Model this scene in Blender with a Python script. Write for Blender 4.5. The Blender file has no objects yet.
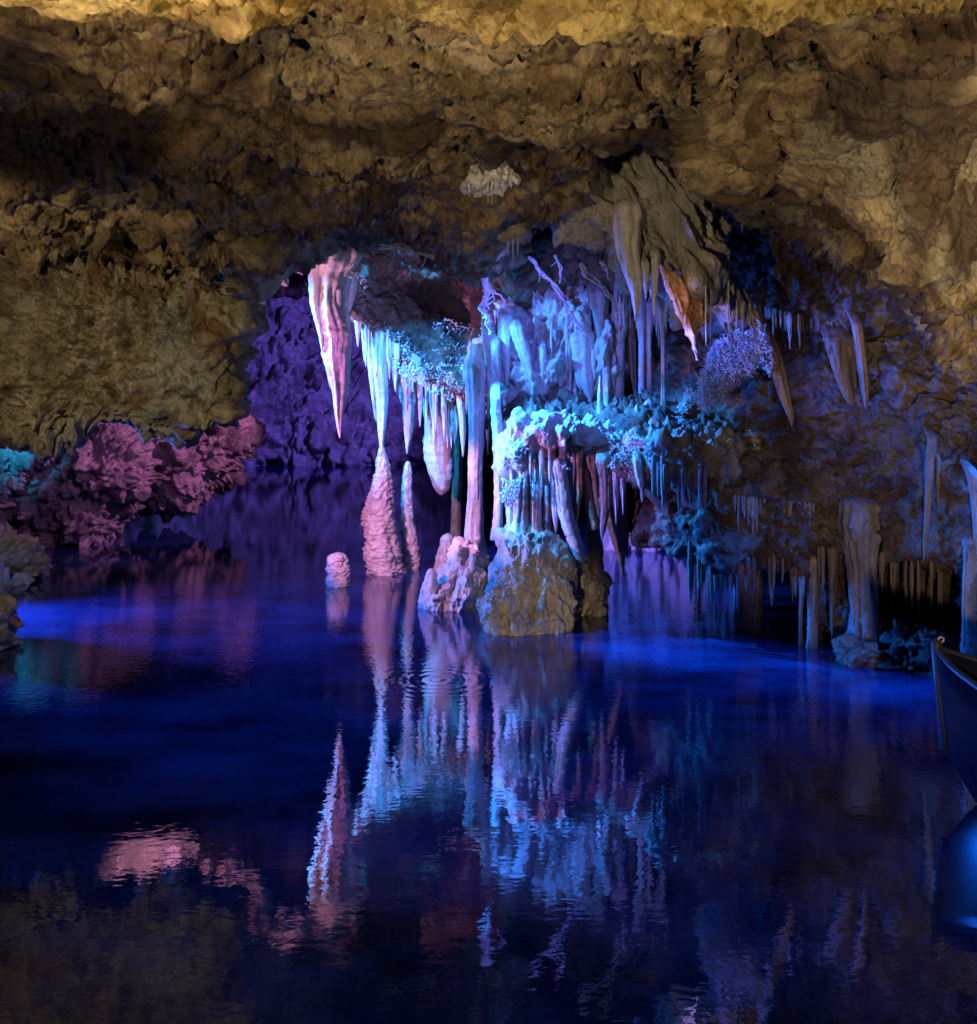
import bpy, math, random
import numpy as np
from mathutils import Vector

# ------------------------------------------------------------------ camera, world, lamps
SC = bpy.context.scene
COL = SC.collection
F = 1058.0          # focal length in picture widths of one pixel
CX, HY = 488.5, 380.0
H = 2.0             # eye height above the water
R_ = math.radians

cam_d = bpy.data.cameras.new('camera')
cam = bpy.data.objects.new('camera', cam_d)
COL.objects.link(cam)
cam.location = (0, 0, H)
cam.rotation_euler = (R_(90), 0, 0)
cam_d.sensor_width = 36
cam_d.sensor_fit = 'AUTO'
cam_d.lens = F / 1024 * 36
cam_d.shift_y = -(512 - HY) / 1024
cam_d.clip_start = 0.05
cam_d.clip_end = 300
SC.camera = cam

wd = bpy.data.worlds.new('World')
SC.world = wd
wd.use_nodes = True
bg = wd.node_tree.nodes['Background']
bg.inputs[0].default_value = (0.35, 0.42, 0.9, 1)
bg.inputs[1].default_value = 0.0015
SC.view_settings.view_transform = 'Standard'
SC.view_settings.look = 'None'
SC.view_settings.exposure = 0
SC.view_settings.gamma = 1
SC.cycles.use_denoising = True
SC.cycles.max_bounces = 5
SC.cycles.diffuse_bounces = 2
SC.cycles.glossy_bounces = 3
SC.cycles.sample_clamp_indirect = 4
SC.cycles.caustics_reflective = False
SC.cycles.caustics_refractive = False


def spot(name, loc, target, color, power, size_deg, blend=0.5, rad=0.04):
    l = bpy.data.lights.new(name, 'SPOT')
    l.energy = power
    l.color = color
    l.spot_size = R_(size_deg)
    l.spot_blend = blend
    l.shadow_soft_size = rad
    o = bpy.data.objects.new(name, l)
    COL.objects.link(o)
    o.location = loc
    d = Vector(target) - Vector(loc)
    o.rotation_euler = d.to_track_quat('-Z', 'Y').to_euler()
    return o


# warm lamps out of view near the camera, each aimed to shape one patch
for lx_, lp_ in ((-1.15, 150), (0.05, 130), (1.2, 110)):
    spot('lamp_warm_strip', (lx_, 1.25, 0.6), (lx_, 1.62, 3.0), (1.0, 0.70, 0.16), lp_, 47, 0.35, 0.05)
spot('lamp_warm_ceiling', (-2.3, 0.7, 1.5), (0.0, 3.9, 3.3), (1.0, 0.75, 0.45), 430, 62, 0.9, 0.08)
spot('lamp_warm_ceiling_right', (2.4, 0.6, 1.4), (0.2, 4.0, 3.4), (1.0, 0.76, 0.47), 250, 58, 0.9, 0.08)
spot('lamp_warm_block', (-2.9, 4.2, 2.5), (-3.0, 7.4, 2.2), (1.0, 0.80, 0.50), 170, 72, 0.8, 0.05)
spot('lamp_warm_bulge', (0.2, 0.3, 1.0), (3.3, 4.8, 2.8), (1.0, 0.79, 0.47), 950, 38, 0.7, 0.08)
spot('lamp_warm_wall', (1.2, 1.0, 1.0), (3.3, 8.0, 1.35), (1.0, 0.74, 0.48), 380, 30, 0.9, 0.08)
spot('lamp_warm_island', (-0.6, 2.0, 0.4), (0.4, 8.8, 0.1), (1.0, 0.80, 0.55), 520, 11, 0.8, 0.08)
# coloured show lamps, some behind the lip and left rock; added fills are marked
spot('lamp_cyan', (-3.2, 10.2, 2.7), (-0.7, 10.9, 2.1), (0.02, 0.30, 1.0), 1500, 62, 0.6, 0.03)
spot('lamp_cyan_ledge', (-0.75, 8.95, 2.85), (0.85, 8.75, 1.3), (0.02, 0.23, 1.0), 1700, 52, 0.5, 0.03)
spot('fill_cyan_columns', (-1.0, 8.2, 2.0), (0.3, 8.8, 1.0), (0.02, 0.26, 1.0), 520, 34, 0.6, 0.03)  # added fill in open air, turns the columns under the ledge cyan
spot('fill_cyan_row', (-1.0, 9.5, 2.9), (-0.55, 11.4, 1.7), (0.02, 0.26, 1.0), 560, 50, 0.5, 0.03)  # added frontal fill to make the stalactite row bluer
spot('lamp_pink', (-3.3, 8.6, 0.9), (-1.2, 10.2, 2.0), (0.85, 0.24, 0.80), 560, 36, 0.6, 0.03)
spot('lamp_pink_low', (-2.05, 8.05, 1.75), (-0.85, 11.0, 0.55), (0.85, 0.33, 0.85), 560, 40, 0.6, 0.03)
spot('lamp_pink_ledge', (-2.2, 8.1, 1.0), (0.4, 8.8, 1.1), (0.9, 0.30, 0.75), 270, 34, 0.6, 0.03)
spot('fill_pink_boss', (-3.1, 8.5, 1.3), (-2.6, 9.75, 2.8), (1.0, 0.4, 0.66), 420, 60, 0.6, 0.03)  # added fill so the ceiling knobs show pink in the mirror
spot('lamp_magenta_left', (-1.7, 12.4, 2.2), (-5.0, 14.0, 1.0), (0.8, 0.24, 0.66), 300, 66, 0.6, 0.03)
spot('lamp_magenta_front', (-2.8, 9.4, 2.3), (-5.4, 13.0, 0.9), (0.75, 0.24, 0.75), 420, 70, 0.7, 0.03)
spot('lamp_teal_left', (-4.6, 8.6, 2.0), (-6.0, 12.4, 1.7), (0.02, 0.42, 0.9), 900, 36, 0.6, 0.05)
spot('lamp_violet_far', (0.2, 17.0, 3.4), (-4.6, 25.0, 2.8), (0.19, 0.12, 1.0), 3900, 56, 0.7, 0.08)
spot('lamp_blue_water_left', (-6.6, 9.4, 0.75), (-2.1, 8.2, 0), (0.006, 0.14, 1.0), 6000, 60, 0.95, 0.35)
spot('lamp_blue_water_right', (4.0, 6.4, 2.0), (2.3, 7.4, 0), (0.008, 0.14, 1.0), 420, 70, 0.95, 0.3)
spot('fill_blue_water_near', (-0.6, 5.6, 2.7), (-0.3, 5.2, 0), (0.02, 0.22, 1.0), 60, 120, 0.95, 0.1)  # added fill straight down, gives the near water a faint blue
spot('lamp_violet_back', (0.2, 10.6, 0.8), (2.1, 12.2, 0.8), (0.035, 0.10, 1.0), 360, 70, 0.7, 0.05)
spot('lamp_blue_high', (1.45, 7.7, 2.5), (2.3, 7.6, 2.25), (0.06, 0.12, 1.0), 110, 84, 0.8, 0.02)
spot('fill_violet_right', (1.0, 6.9, 2.2), (1.9, 7.35, 2.25), (0.08, 0.13, 1.0), 60, 44, 0.8, 0.02)  # added fill, puts violet edges on the right hand stalactites
spot('fill_salmon_drape', (0.2, 6.8, 1.9), (1.27, 7.05, 2.42), (1.0, 0.5, 0.5), 34, 26, 0.8, 0.02)  # added fill in mid air to brighten the orange drapery
spot('fill_violet_tips', (0.35, 7.3, 2.1), (1.15, 7.05, 2.45), (0.12, 0.16, 1.0), 46, 60, 0.8, 0.03)  # added fill to tint the tips of the grey flowstone mass
spot('fill_violet_recess', (-0.95, 9.3, 2.3), (-0.7, 11.0, 2.75), (0.35, 0.30, 1.0), 70, 70, 0.8, 0.03)  # small added fill that lifts the black recess
spot('fill_pink_column', (-2.0, 8.05, 1.8), (-0.2, 9.6, 0.9), (0.9, 0.40, 0.95), 420, 27, 0.7, 0.03)  # added narrow fill to turn the tall column pink
spot('fill_pink_mound', (-2.0, 8.05, 1.5), (-0.25, 9.3, 0.25), (0.85, 0.42, 0.9), 190, 22, 0.7, 0.03)  # small added fill, gives the mound its pink
spot('fill_violet_veins', (0.15, 7.8, 2.95), (0.7, 9.8, 2.0), (0.12, 0.14, 1.0), 120, 78, 0.8, 0.03)  # added violet fill for the veins and the back flowstone
spot('fill_cyan_wall', (-0.35, 9.05, 2.5), (0.9, 9.75, 2.2), (0.03, 0.2, 1.0), 190, 54, 0.6, 0.02)  # added grazing fill for more contrast on the back flowstone


# ------------------------------------------------------------------ helpers
def W(px, py, d):
    return np.array([(px - CX) * d / F, d, H - (py - HY) * d / F])


_rng = np.random.RandomState(7)
_perm = _rng.permutation(256).astype(np.int32)
_perm = np.concatenate([_perm, _perm, _perm])
_grad = _rng.normal(size=(256, 3))
_grad /= np.linalg.norm(_grad, axis=1)[:, None]


def noise(P):
    Pi = np.floor(P).astype(np.int64)
    f = P - Pi
    Pi &= 255
    u = f * f * f * (f * (f * 6 - 15) + 10)
    out = 0
    for dx in (0, 1):
        wx = u[:, 0] if dx else 1 - u[:, 0]
        for dy in (0, 1):
            wy = u[:, 1] if dy else 1 - u[:, 1]
            for dz in (0, 1):
                wz = u[:, 2] if dz else 1 - u[:, 2]
                h = _perm[_perm[_perm[(Pi[:, 0] + dx) & 255] + ((Pi[:, 1] + dy) & 255)] + ((Pi[:, 2] + dz) & 255)]
                g = _grad[h]
                out = out + wx * wy * wz * (g[:, 0] * (f[:, 0] - dx) + g[:, 1] * (f[:, 1] - dy) + g[:, 2] * (f[:, 2] - dz))
    return out * 1.5


def fbm(P, o=4, lac=2.07, gain=0.5):
    s, a = 0, 1.0
    for i in range(o):
        s = s + a * noise(P + 13.7 * i)
        P = P * lac
        a *= gain
    return s


def ridged(P, o=4):
    s, a = 0, 1.0
    for i in range(o):
        s = s + a * (0.5 - np.abs(noise(P + 7.3 * i)) * 2)
        P = P * 2.1
        a *= 0.5
    return s


def billow(P, o=3):
    s, a = 0, 1.0
    for i in range(o):
        s = s + a * (np.abs(noise(P + 7.3 * i)) * 2 - 0.4)
        P = P * 2.2
        a *= 0.5
    return s


def pits(P):
    n = noise(P) + 0.5 * noise(P * 2.2 + 4)
    return -np.clip(n - 0.22, 0, 1)


def terrace(P, k=4.0):
    n = fbm(P, 3) * k
    fl = np.floor(n)
    fr = n - fl
    s = np.clip((fr - 0.35) / 0.12, 0, 1)
    return (fl + s * s * (3 - 2 * s)) / k


def rough(P, specs, seed=0):
    out = np.zeros(len(P))
    off = np.array([seed * 3.17, seed * 1.93, seed * 5.71])
    # some areas are worn smooth, others crumbly
    m = np.clip(0.5 + 1.5 * fbm(P * 0.75 + off + 31, 2), 0, 1)
    m = 0.35 + 1.15 * m * m * (3 - 2 * m)
    for kind, fr, amp in specs:
        fr = np.array(fr) if not np.isscalar(fr) else fr
        Q = (P @ fr if np.ndim(fr) == 2 else P * fr) + off
        k = m if np.min(np.abs(np.diag(fr)) if np.ndim(fr) == 2 else fr) > 3.9 else 1.0
        if kind == 'f':
            out += amp * fbm(Q) * k
        elif kind == 'r':
            out += amp * ridged(Q) * k
        elif kind == 'p':
            out += amp * pits(Q) * k
        elif kind == 't':
            out += amp * terrace(Q)
        elif kind == 'b':
            out += amp * billow(Q) * k
        elif kind == 'c':
            g = fbm(Q, 3)
            gate = np.clip(noise(P * 0.8 + off + 77) * 3 + 0.4, 0, 1)
            out -= amp * np.clip(1 - np.abs(g) / 0.035, 0, 1) * gate
        elif kind == 'n':
            out += amp * noise(Q)
    return out


def mesh(name, V, Q, mat, loc=None, smooth=True, tris=None):
    V = np.asarray(V, dtype=np.float64)
    if loc is None:
        loc = V.mean(axis=0)
    loc = np.asarray(loc)
    V = V - loc
    me = bpy.data.meshes.new(name)
    Q = np.asarray(Q, dtype=np.int32).reshape(-1, 4)
    T = np.asarray(tris, dtype=np.int32).reshape(-1, 3) if tris is not None and len(tris) else np.zeros((0, 3), np.int32)
    me.vertices.add(len(V))
    me.vertices.foreach_set('co', V.ravel())
    nl = Q.size + T.size
    me.loops.add(nl)
    me.loops.foreach_set('vertex_index', np.concatenate([Q.ravel(), T.ravel()]))
    me.polygons.add(len(Q) + len(T))
    st = np.concatenate([np.arange(len(Q)) * 4, Q.size + np.arange(len(T)) * 3]).astype(np.int32)
    me.polygons.foreach_set('loop_start', st)
    me.update(calc_edges=True)
    me.validate()
    if smooth:
        me.polygons.foreach_set('use_smooth', np.ones(len(me.polygons), dtype=bool))
    me.materials.append(mat)
    o = bpy.data.objects.new(name, me)
    o.location = loc
    COL.objects.link(o)
    return o


def tag(o, label=None, cat=None, group=None, kind=None):
    if label:
        o['label'] = label
    if cat:
        o['category'] = cat
    if group:
        o['group'] = group
    if kind:
        o['kind'] = kind
    return o


def child(o, parent):
    o.parent = parent
    o.location = Vector(o.location) - Vector(parent.location)
    return o


def grid_quads(nu, nv, wrap_u=False):
    i = np.arange(nu if wrap_u else nu - 1)
    j = np.arange(nv - 1)
    I, J = np.meshgrid(i, j, indexing='ij')
    I2 = (I + 1) % nu
    return np.stack([I * nv + J, I2 * nv + J, I2 * nv + J + 1, I * nv + J + 1], -1).reshape(-1, 4)


def grid_normals(G, wrap_u=False):
    if wrap_u:
        du = np.roll(G, -1, 0) - np.roll(G, 1, 0)
    else:
        du = np.gradient(G, axis=0)
    dv = np.gradient(G, axis=1)
    n = np.cross(du, dv)
    n /= np.linalg.norm(n, axis=2)[..., None] + 1e-12
    return n


def pchip(x, y, xq):
    x = np.asarray(x, float)
    y = np.asarray(y, float)
    h = np.diff(x)
    dl = np.diff(y) / h
    m = np.zeros_like(y)
    m[0], m[-1] = dl[0], dl[-1]
    for i in range(1, len(x) - 1):
        if dl[i - 1] * dl[i] > 0:
            w1, w2 = 2 * h[i] + h[i - 1], h[i] + 2 * h[i - 1]
            m[i] = (w1 + w2) / (w1 / dl[i - 1] + w2 / dl[i])
    k = np.clip(np.searchsorted(x, xq) - 1, 0, len(x) - 2)
    t = (xq - x[k]) / h[k]
    t2, t3 = t * t, t * t * t
    return (2 * t3 - 3 * t2 + 1) * y[k] + (t3 - 2 * t2 + t) * h[k] * m[k] + (-2 * t3 + 3 * t2) * y[k + 1] + (t3 - t2) * h[k] * m[k + 1]


def loft(name, cols, step, segs, specs, mat, seed=0, flip=False, relax=None):
    """A rock surface lofted through profile curves; profile points are (row, distance)."""
    px = np.array([c[0] for c in cols], float)
    K = len(cols[0][1])
    U = np.arange(px[0], px[-1] + step, step)
    U = np.clip(U, px[0], px[-1])
    rows = np.zeros((len(U), K, 3))
    for k in range(K):
        py = pchip(px, [c[1][k][0] for c in cols], U)
        dd = pchip(px, [c[1][k][1] for c in cols], U)
        rows[:, k, 0] = (U - CX) * dd / F
        rows[:, k, 1] = dd
        rows[:, k, 2] = H - (py - HY) * dd / F
    ext = np.concatenate([2 * rows[:, :1] - rows[:, 1:2], rows, 2 * rows[:, -1:] - rows[:, -2:-1]], 1)
    parts = []
    for k in range(K - 1):
        p0, p1, p2, p3 = ext[:, k], ext[:, k + 1], ext[:, k + 2], ext[:, k + 3]
        n = segs[k]
        t = np.linspace(0, 1, n, endpoint=(k == K - 2))[None, :, None]
        p0, p1, p2, p3 = (a[:, None, :] for a in (p0, p1, p2, p3))
        m1 = (p2 - p0) * 0.35
        m2 = (p3 - p1) * 0.35
        L = np.linalg.norm(p2 - p1, axis=2, keepdims=True)
        for m in (m1, m2):
            ml = np.linalg.norm(m, axis=2, keepdims=True)
            m *= np.minimum(1, 1.2 * L / (ml + 1e-9))
        t2, t3 = t * t, t ** 3
        parts.append((2 * t3 - 3 * t2 + 1) * p1 + (t3 - 2 * t2 + t) * m1 + (-2 * t3 + 3 * t2) * p2 + (t3 - t2) * m2)
    G = np.concatenate(parts, 1)
    nu, nv = G.shape[:2]
    N = grid_normals(G)
    # smooth the normals so that displaced ledges do not fold
    for _ in range(6):
        N[1:-1] = (N[:-2] + N[1:-1] + N[2:]) / 3
        N[:, 1:-1] = (N[:, :-2] + N[:, 1:-1] + N[:, 2:]) / 3
    N /= np.linalg.norm(N, axis=2)[..., None]
    v = np.array([0, 0, H]) - G
    mid = slice(nv // 6, nv // 2)
    if (N[:, mid] * v[:, mid]).sum() < 0:
        N = -N
    Pf = G.reshape(-1, 3)
    dsp = rough(Pf, specs, seed) * np.clip(Pf[:, 1] / 5.0, 0.42, 1)
    dsp += rough(Pf, [('b', 8.0, 0.022), ('p', 14.0, 0.035), ('b', 20, 0.008)], seed + 9) * np.clip((4.6 - Pf[:, 1]) / 2.0, 0, 1)
    V = Pf + N.reshape(-1, 3) * dsp[:, None]
    return mesh(name, V, grid_quads(nu, nv), mat)


def vertex_normals(V, Q):
    a = V[Q[:, 2]] - V[Q[:, 0]]
    b = V[Q[:, 3]] - V[Q[:, 1]]
    fn = np.cross(a, b)
    N = np.zeros_like(V)
    for k in range(4):
        for c in range(3):
            N[:, c] += np.bincount(Q[:, k], weights=fn[:, c], minlength=len(V))
    return N / (np.linalg.norm(N, axis=1)[:, None] + 1e-12)


def boulder(name, outline, d0, T, specs, mat, seed=0, nt=180, nf=110, p=0.65, tilt=0.0):
    """A closed rock body: a traced outline given its own distance, size and thickness."""
    O = np.array(outline, float)
    c = O.mean(axis=0)
    O = O - c
    th = np.linspace(0, 2 * np.pi, 720, endpoint=False)
    Rr = np.zeros(720)
    for i in range(len(O)):
        a, b = O[i], O[(i + 1) % len(O)]
        e = b - a
        dx, dy = np.cos(th), np.sin(th)
        den = dx * e[1] - dy * e[0]
        den = np.where(np.abs(den) < 1e-9, 1e-9, den)
        t = (a[0] * e[1] - a[1] * e[0]) / den
        s = (a[0] * dy - a[1] * dx) / den
        ok = (s >= -1e-6) & (s <= 1 + 1e-6) & (t > 0)
        Rr = np.where(ok & (t > Rr), t, Rr)
    for _ in range(12):
        Rr = (np.roll(Rr, 1) + 2 * Rr + np.roll(Rr, -1)) / 4
    n = int(math.sqrt(nt * nf) * 0.85)
    g = np.linspace(-1, 1, n)
    A, B = np.meshgrid(g, g, indexing='ij')
    u = A * np.sqrt(1 - B * B / 2)
    v = B * np.sqrt(1 - A * A / 2)
    rho = np.clip(np.hypot(u, v), 0, 1)
    ang = np.arctan2(v, u) % (2 * np.pi)
    R = np.interp(ang, np.concatenate([th, [2 * np.pi]]), np.concatenate([Rr, Rr[:1]]))
    sr = np.sin(rho * np.pi / 2)
    kk = 2.0 / p
    cd = np.clip(1 - sr ** kk, 0, 1) ** (1 / kk)
    k = d0 / F
    X = (c[0] - CX + np.cos(ang) * R * sr) * k
    Z = H - (c[1] - HY + np.sin(ang) * R * sr) * k
    Zc = H - (c[1] - HY) * k
    Yf = d0 - T * cd + tilt * (Z - Zc)
    Yb = d0 + T * cd + tilt * (Z - Zc)
    Vf = np.stack([X, Yf, Z], -1).reshape(-1, 3)
    Vb = np.stack([X, Yb, Z], -1).reshape(-1, 3)
    q = grid_quads(n, n)
    rim = np.zeros((n, n), bool)
    rim[0] = rim[-1] = True
    rim[:, 0] = rim[:, -1] = True
    rim = rim.ravel()
    idx = np.arange(n * n)
    bi = np.where(rim, idx, 0)
    inner = np.where(~rim)[0]
    bi[inner] = n * n + np.arange(len(inner))
    V = np.vstack([Vf, Vb[inner]])
    Q = np.vstack([q, bi[q][:, ::-1]])
    N = vertex_normals(V, Q)
    if (N * (V - V.mean(axis=0))).sum() < 0:
        N = -N
        Q = Q[:, ::-1]
    V = V + N * rough(V, specs, seed)[:, None]
    return mesh(name, V, Q, mat)


def base_w(r):
    return max(float(r.max()), 0.02)


def spire(name, axis, mat, seed=0, seg=26, flute=0.10, lump=0.10, flat=1.0, px_per_ring=1.6, fine=0.10, scallop=0.035, sat=None, drip=True):
    """Stalactite, stalagmite or column: axis rows are (px, py, width, distance), top to bottom."""
    A = np.array(axis, float)
    dist = np.concatenate([[0], np.cumsum(np.hypot(np.diff(A[:, 0]), np.diff(A[:, 1])))])
    n = max(6, int(dist[-1] / px_per_ring))
    s = np.linspace(0, dist[-1], n)
    a = np.stack([pchip(dist, A[:, j], s) for j in range(4)], -1)
    C = np.stack([(a[:, 0] - CX) * a[:, 3] / F, a[:, 3], H - (a[:, 1] - HY) * a[:, 3] / F], -1)
    r = np.maximum(a[:, 2], 0.15) / 2 * a[:, 3] / F
    cap = np.clip(s / max(A[0, 2] * 0.45, 0.5), 0, 1)
    r = r * np.sqrt(np.clip(1 - (1 - cap) ** 2, 0.02, 1))
    th = np.linspace(0, 2 * np.pi, seg, endpoint=False)
    dirs = np.stack([np.cos(th), np.sin(th), np.zeros(seg)], -1)
    off = seed * 2.31
    # flutes run down the spire, lumps vary in all directions
    rr = np.ones((seg, n))
    Pn = dirs[:, None, :] * 1.7 + np.stack([np.zeros(n), np.zeros(n), C[:, 2] * 0.9], -1)[None] + off
    rr += flute * 2.0 * fbm(Pn.reshape(-1, 3), 3).reshape(seg, n)
    Pl = (C[None] + dirs[:, None, :] * r[None, :, None])
    base = max(r.max(), 0.02)
    rr += lump * fbm((Pl / base * 1.3 + off).reshape(-1, 3), 3).reshape(seg, n)
    rr += fine * fbm((Pl / base * np.array([5.5, 5.5, 7.0]) + off).reshape(-1, 3), 3).reshape(seg, n)
    if scallop:
        ring = np.abs(np.sin(C[:, 2] / 0.05 * 1.3 + 2.2 * noise(C * 3.0 + off)))
        rr += scallop * (ring[None] - 0.5)
    sway = np.stack([noise(C * 2.2 + off), noise(C * 2.2 + off + 50), np.zeros(n)], -1) * (r[:, None] * 0.25)
    V = (C + sway)[None] + dirs[:, None, :] * np.array([1, flat, 1]) * (r[None, :] * rr)[..., None]
    V = V.reshape(-1, 3)
    Q = grid_quads(seg, n, True)
    nV = len(V)
    V = np.vstack([V, C[0] + sway[0], C[-1] + sway[-1]])
    i = np.arange(seg)
    i2 = (i + 1) % seg
    tris = np.vstack([np.stack([i2 * n, i * n, np.full(seg, nV)], -1), np.stack([i * n + n - 1, i2 * n + n - 1, np.full(seg, nV + 1)], -1)])
    VV, QQ, TT = [V], [Q], [tris]
    wmax = A[:, 2].max()
    if sat is None:
        sat = int(wmax / 4.5) if wmax > 8.5 else 0
    rnd = random.Random(seed * 17 + 3)
    tapers = A[-1, 2] < 0.45 * wmax and A[-1, 1] > A[0, 1] and A[0, 2] > A[-1, 2]
    base = len(V)
    for q in range(sat):
        a_ = rnd.uniform(0, 6.283)
        dv = np.array([math.cos(a_), math.sin(a_) * flat, 0])
        i0 = int(n * rnd.uniform(0.05, 0.35))
        if tapers:
            i1 = int(n * rnd.uniform(0.4, 0.85))
            if i1 - i0 < 4:
                continue
            idx = np.arange(i0, i1)
            t = np.linspace(0, 1, len(idx))
            anchor = C[i0] + sway[0] + dv * r[i0] * 0.82
            P = anchor[None] + np.stack([(C[idx, 0] - C[i0, 0]) * 0.7, (C[idx, 1] - C[i0, 1]) * 0.7, C[idx, 2] - C[i0, 2]], -1)
            # hug the parent first, then hang free
            P[:, :2] = P[:, :2] * (1 - 0.55 * t[:, None]) + (C[idx] + sway[idx] + dv * (r[idx] * 0.95)[:, None])[:, :2] * (0.55 * t[:, None])
            rs = r[i0] * rnd.uniform(0.2, 0.36) * (1 - t) ** 0.7 + 0.0015
        else:
            i1 = int(n * rnd.uniform(0.6, 0.97))
            if i1 - i0 < 4:
                continue
            idx = np.arange(i0, i1)
            t = np.linspace(0, 1, len(idx))
            P = C[idx] + sway[idx] + dv[None] * (r[idx] * 0.88)[:, None]
            rs = r[idx] * rnd.uniform(0.2, 0.34) * np.sqrt(np.clip(1 - (2 * t - 1) ** 4, 0.02, 1))
        sg = 10
        th2 = np.linspace(0, 2 * np.pi, sg, endpoint=False)
        d2 = np.stack([np.cos(th2), np.sin(th2), np.zeros(sg)], -1)
        Ps = P[None] + d2[:, None, :] * rs[None, :, None]
        wob = 1 + 0.22 * noise((Ps / base_w(r) * 3.0 + off + q).reshape(-1, 3)).reshape(sg, -1)
        Vs = (P[None] + d2[:, None, :] * (rs[None] * wob)[..., None]).reshape(-1, 3)
        m = len(idx)
        VV += [Vs, P[:1], P[-1:]]
        QQ.append(grid_quads(sg, m, True) + base)
        i = np.arange(sg)
        i2 = (i + 1) % sg
        TT.append(np.vstack([np.stack([i2 * m, i * m, np.full(sg, sg * m)], -1), np.stack([i * m + m - 1, i2 * m + m - 1, np.full(sg, sg * m + 1)], -1)]) + base)
        base += sg * m + 2
    V, Q, tris = np.vstack(VV), np.vstack(QQ), np.vstack(TT)
    return mesh(name, V, Q[:, ::-1], mat, loc=C[0], tris=tris[:, ::-1])


def tubes(name, paths, mat, sides=5):
    """Several bent tubes joined into one growth; a path is (points, radii)."""
    VV, QQ, TT = [], [], []
    base = 0
    th = np.linspace(0, 2 * np.pi, sides, endpoint=False)
    for P, rad in paths:
        P = np.asarray(P)
        n = len(P)
        tan = np.gradient(P, axis=0)
        tan /= np.linalg.norm(tan, axis=1)[:, None] + 1e-9
        ref = np.array([0.31, 0.9, 0.2])
        a = np.cross(tan, ref)
        a /= np.linalg.norm(a, axis=1)[:, None] + 1e-9
        b = np.cross(tan, a)
        V = P[None] + (np.cos(th)[:, None, None] * a[None] + np.sin(th)[:, None, None] * b[None]) * np.asarray(rad)[None, :, None]
        VV.append(V.reshape(-1, 3))
        VV.append(P[-1:] + tan[-1:] * rad[-1])
        QQ.append(grid_quads(sides, n, True) + base)
        i = np.arange(sides)
        TT.append(np.stack([i * n + n - 1, ((i + 1) % sides) * n + n - 1, np.full(sides, sides * n)], -1) + base)
        base += sides * n + 1
    return mesh(name, np.vstack(VV), np.vstack(QQ), mat, tris=np.vstack(TT))


def inside(poly, x, y):
    c = False
    j = len(poly) - 1
    for i in range(len(poly)):
        xi, yi = poly[i]
        xj, yj = poly[j]
        if (yi > y) != (yj > y) and x < (xj - xi) * (y - yi) / (yj - yi) + xi:
            c = not c
        j = i
    return c


def coral(name, poly, d, n, length, rad, mat, seed, depth=0.25, up=0.0, dfun=None, root=True, knob=0.75):
    """A crust of little crooked twigs (helictites) spread over an area."""
    rnd = random.Random(seed)
    xs = [p[0] for p in poly]
    ys = [p[1] for p in poly]
    paths = []
    while len(paths) < n:
        x, y = rnd.uniform(min(xs), max(xs)), rnd.uniform(min(ys), max(ys))
        if not inside(poly, x, y):
            continue
        dd = (dfun(x, y) if dfun else d) + rnd.uniform(-depth, depth) * 0.6
        if root:
            sd = surf_depth(x, y)
            if abs(sd - dd) < 0.9:
                dd = sd + 0.01
        p = W(x, y, dd)
        if rnd.random() < knob:
            # a popcorn bead: short, fat and round
            rk = rad * rnd.uniform(0.6, 1.7) * (1.4 if rnd.random() < 0.15 else 1)
            p = p + np.array([0, 0.012, 0])
            a1 = np.array([rnd.gauss(0, 0.5), rnd.gauss(-0.6, 0.4), rnd.gauss(0.3, 0.5)])
            a1 /= np.linalg.norm(a1)
            paths.append((np.array([p - a1 * rk, p - a1 * rk * 0.3, p + a1 * rk * 0.5, p + a1 * rk * 1.1]), np.array([rk * 0.6, rk, rk * 0.95, rk * 0.45])))
            continue
        L = length * rnd.uniform(0.5, 1.4)
        k = 6
        dr = np.array([rnd.gauss(0, 0.7), rnd.gauss(-0.5, 0.5), rnd.gauss(up, 0.8)])
        pts = [p]
        for i in range(k):
            dr = dr + np.array([rnd.gauss(0, 0.6), rnd.gauss(0, 0.4), rnd.gauss(0, 0.6)])
            dr /= np.linalg.norm(dr)
            pts.append(pts[-1] + dr * L / k)
        r0 = rad * rnd.uniform(0.6, 1.3)
        paths.append((np.array(pts), np.linspace(r0, r0 * 0.55, k + 1)))
        if rnd.random() < 0.6:
            q = pts[3]
            dr2 = np.array([rnd.gauss(0, 0.8), rnd.gauss(-0.3, 0.5), rnd.gauss(0, 0.8)])
            dr2 /= np.linalg.norm(dr2)
            paths.append((np.array([q, q + dr2 * L * 0.25, q + dr2 * L * 0.45 + np.array([0, 0, -0.01])]), np.array([r0 * 0.7, r0 * 0.6, r0 * 0.4])))
    return tubes(name, paths, mat)


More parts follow.
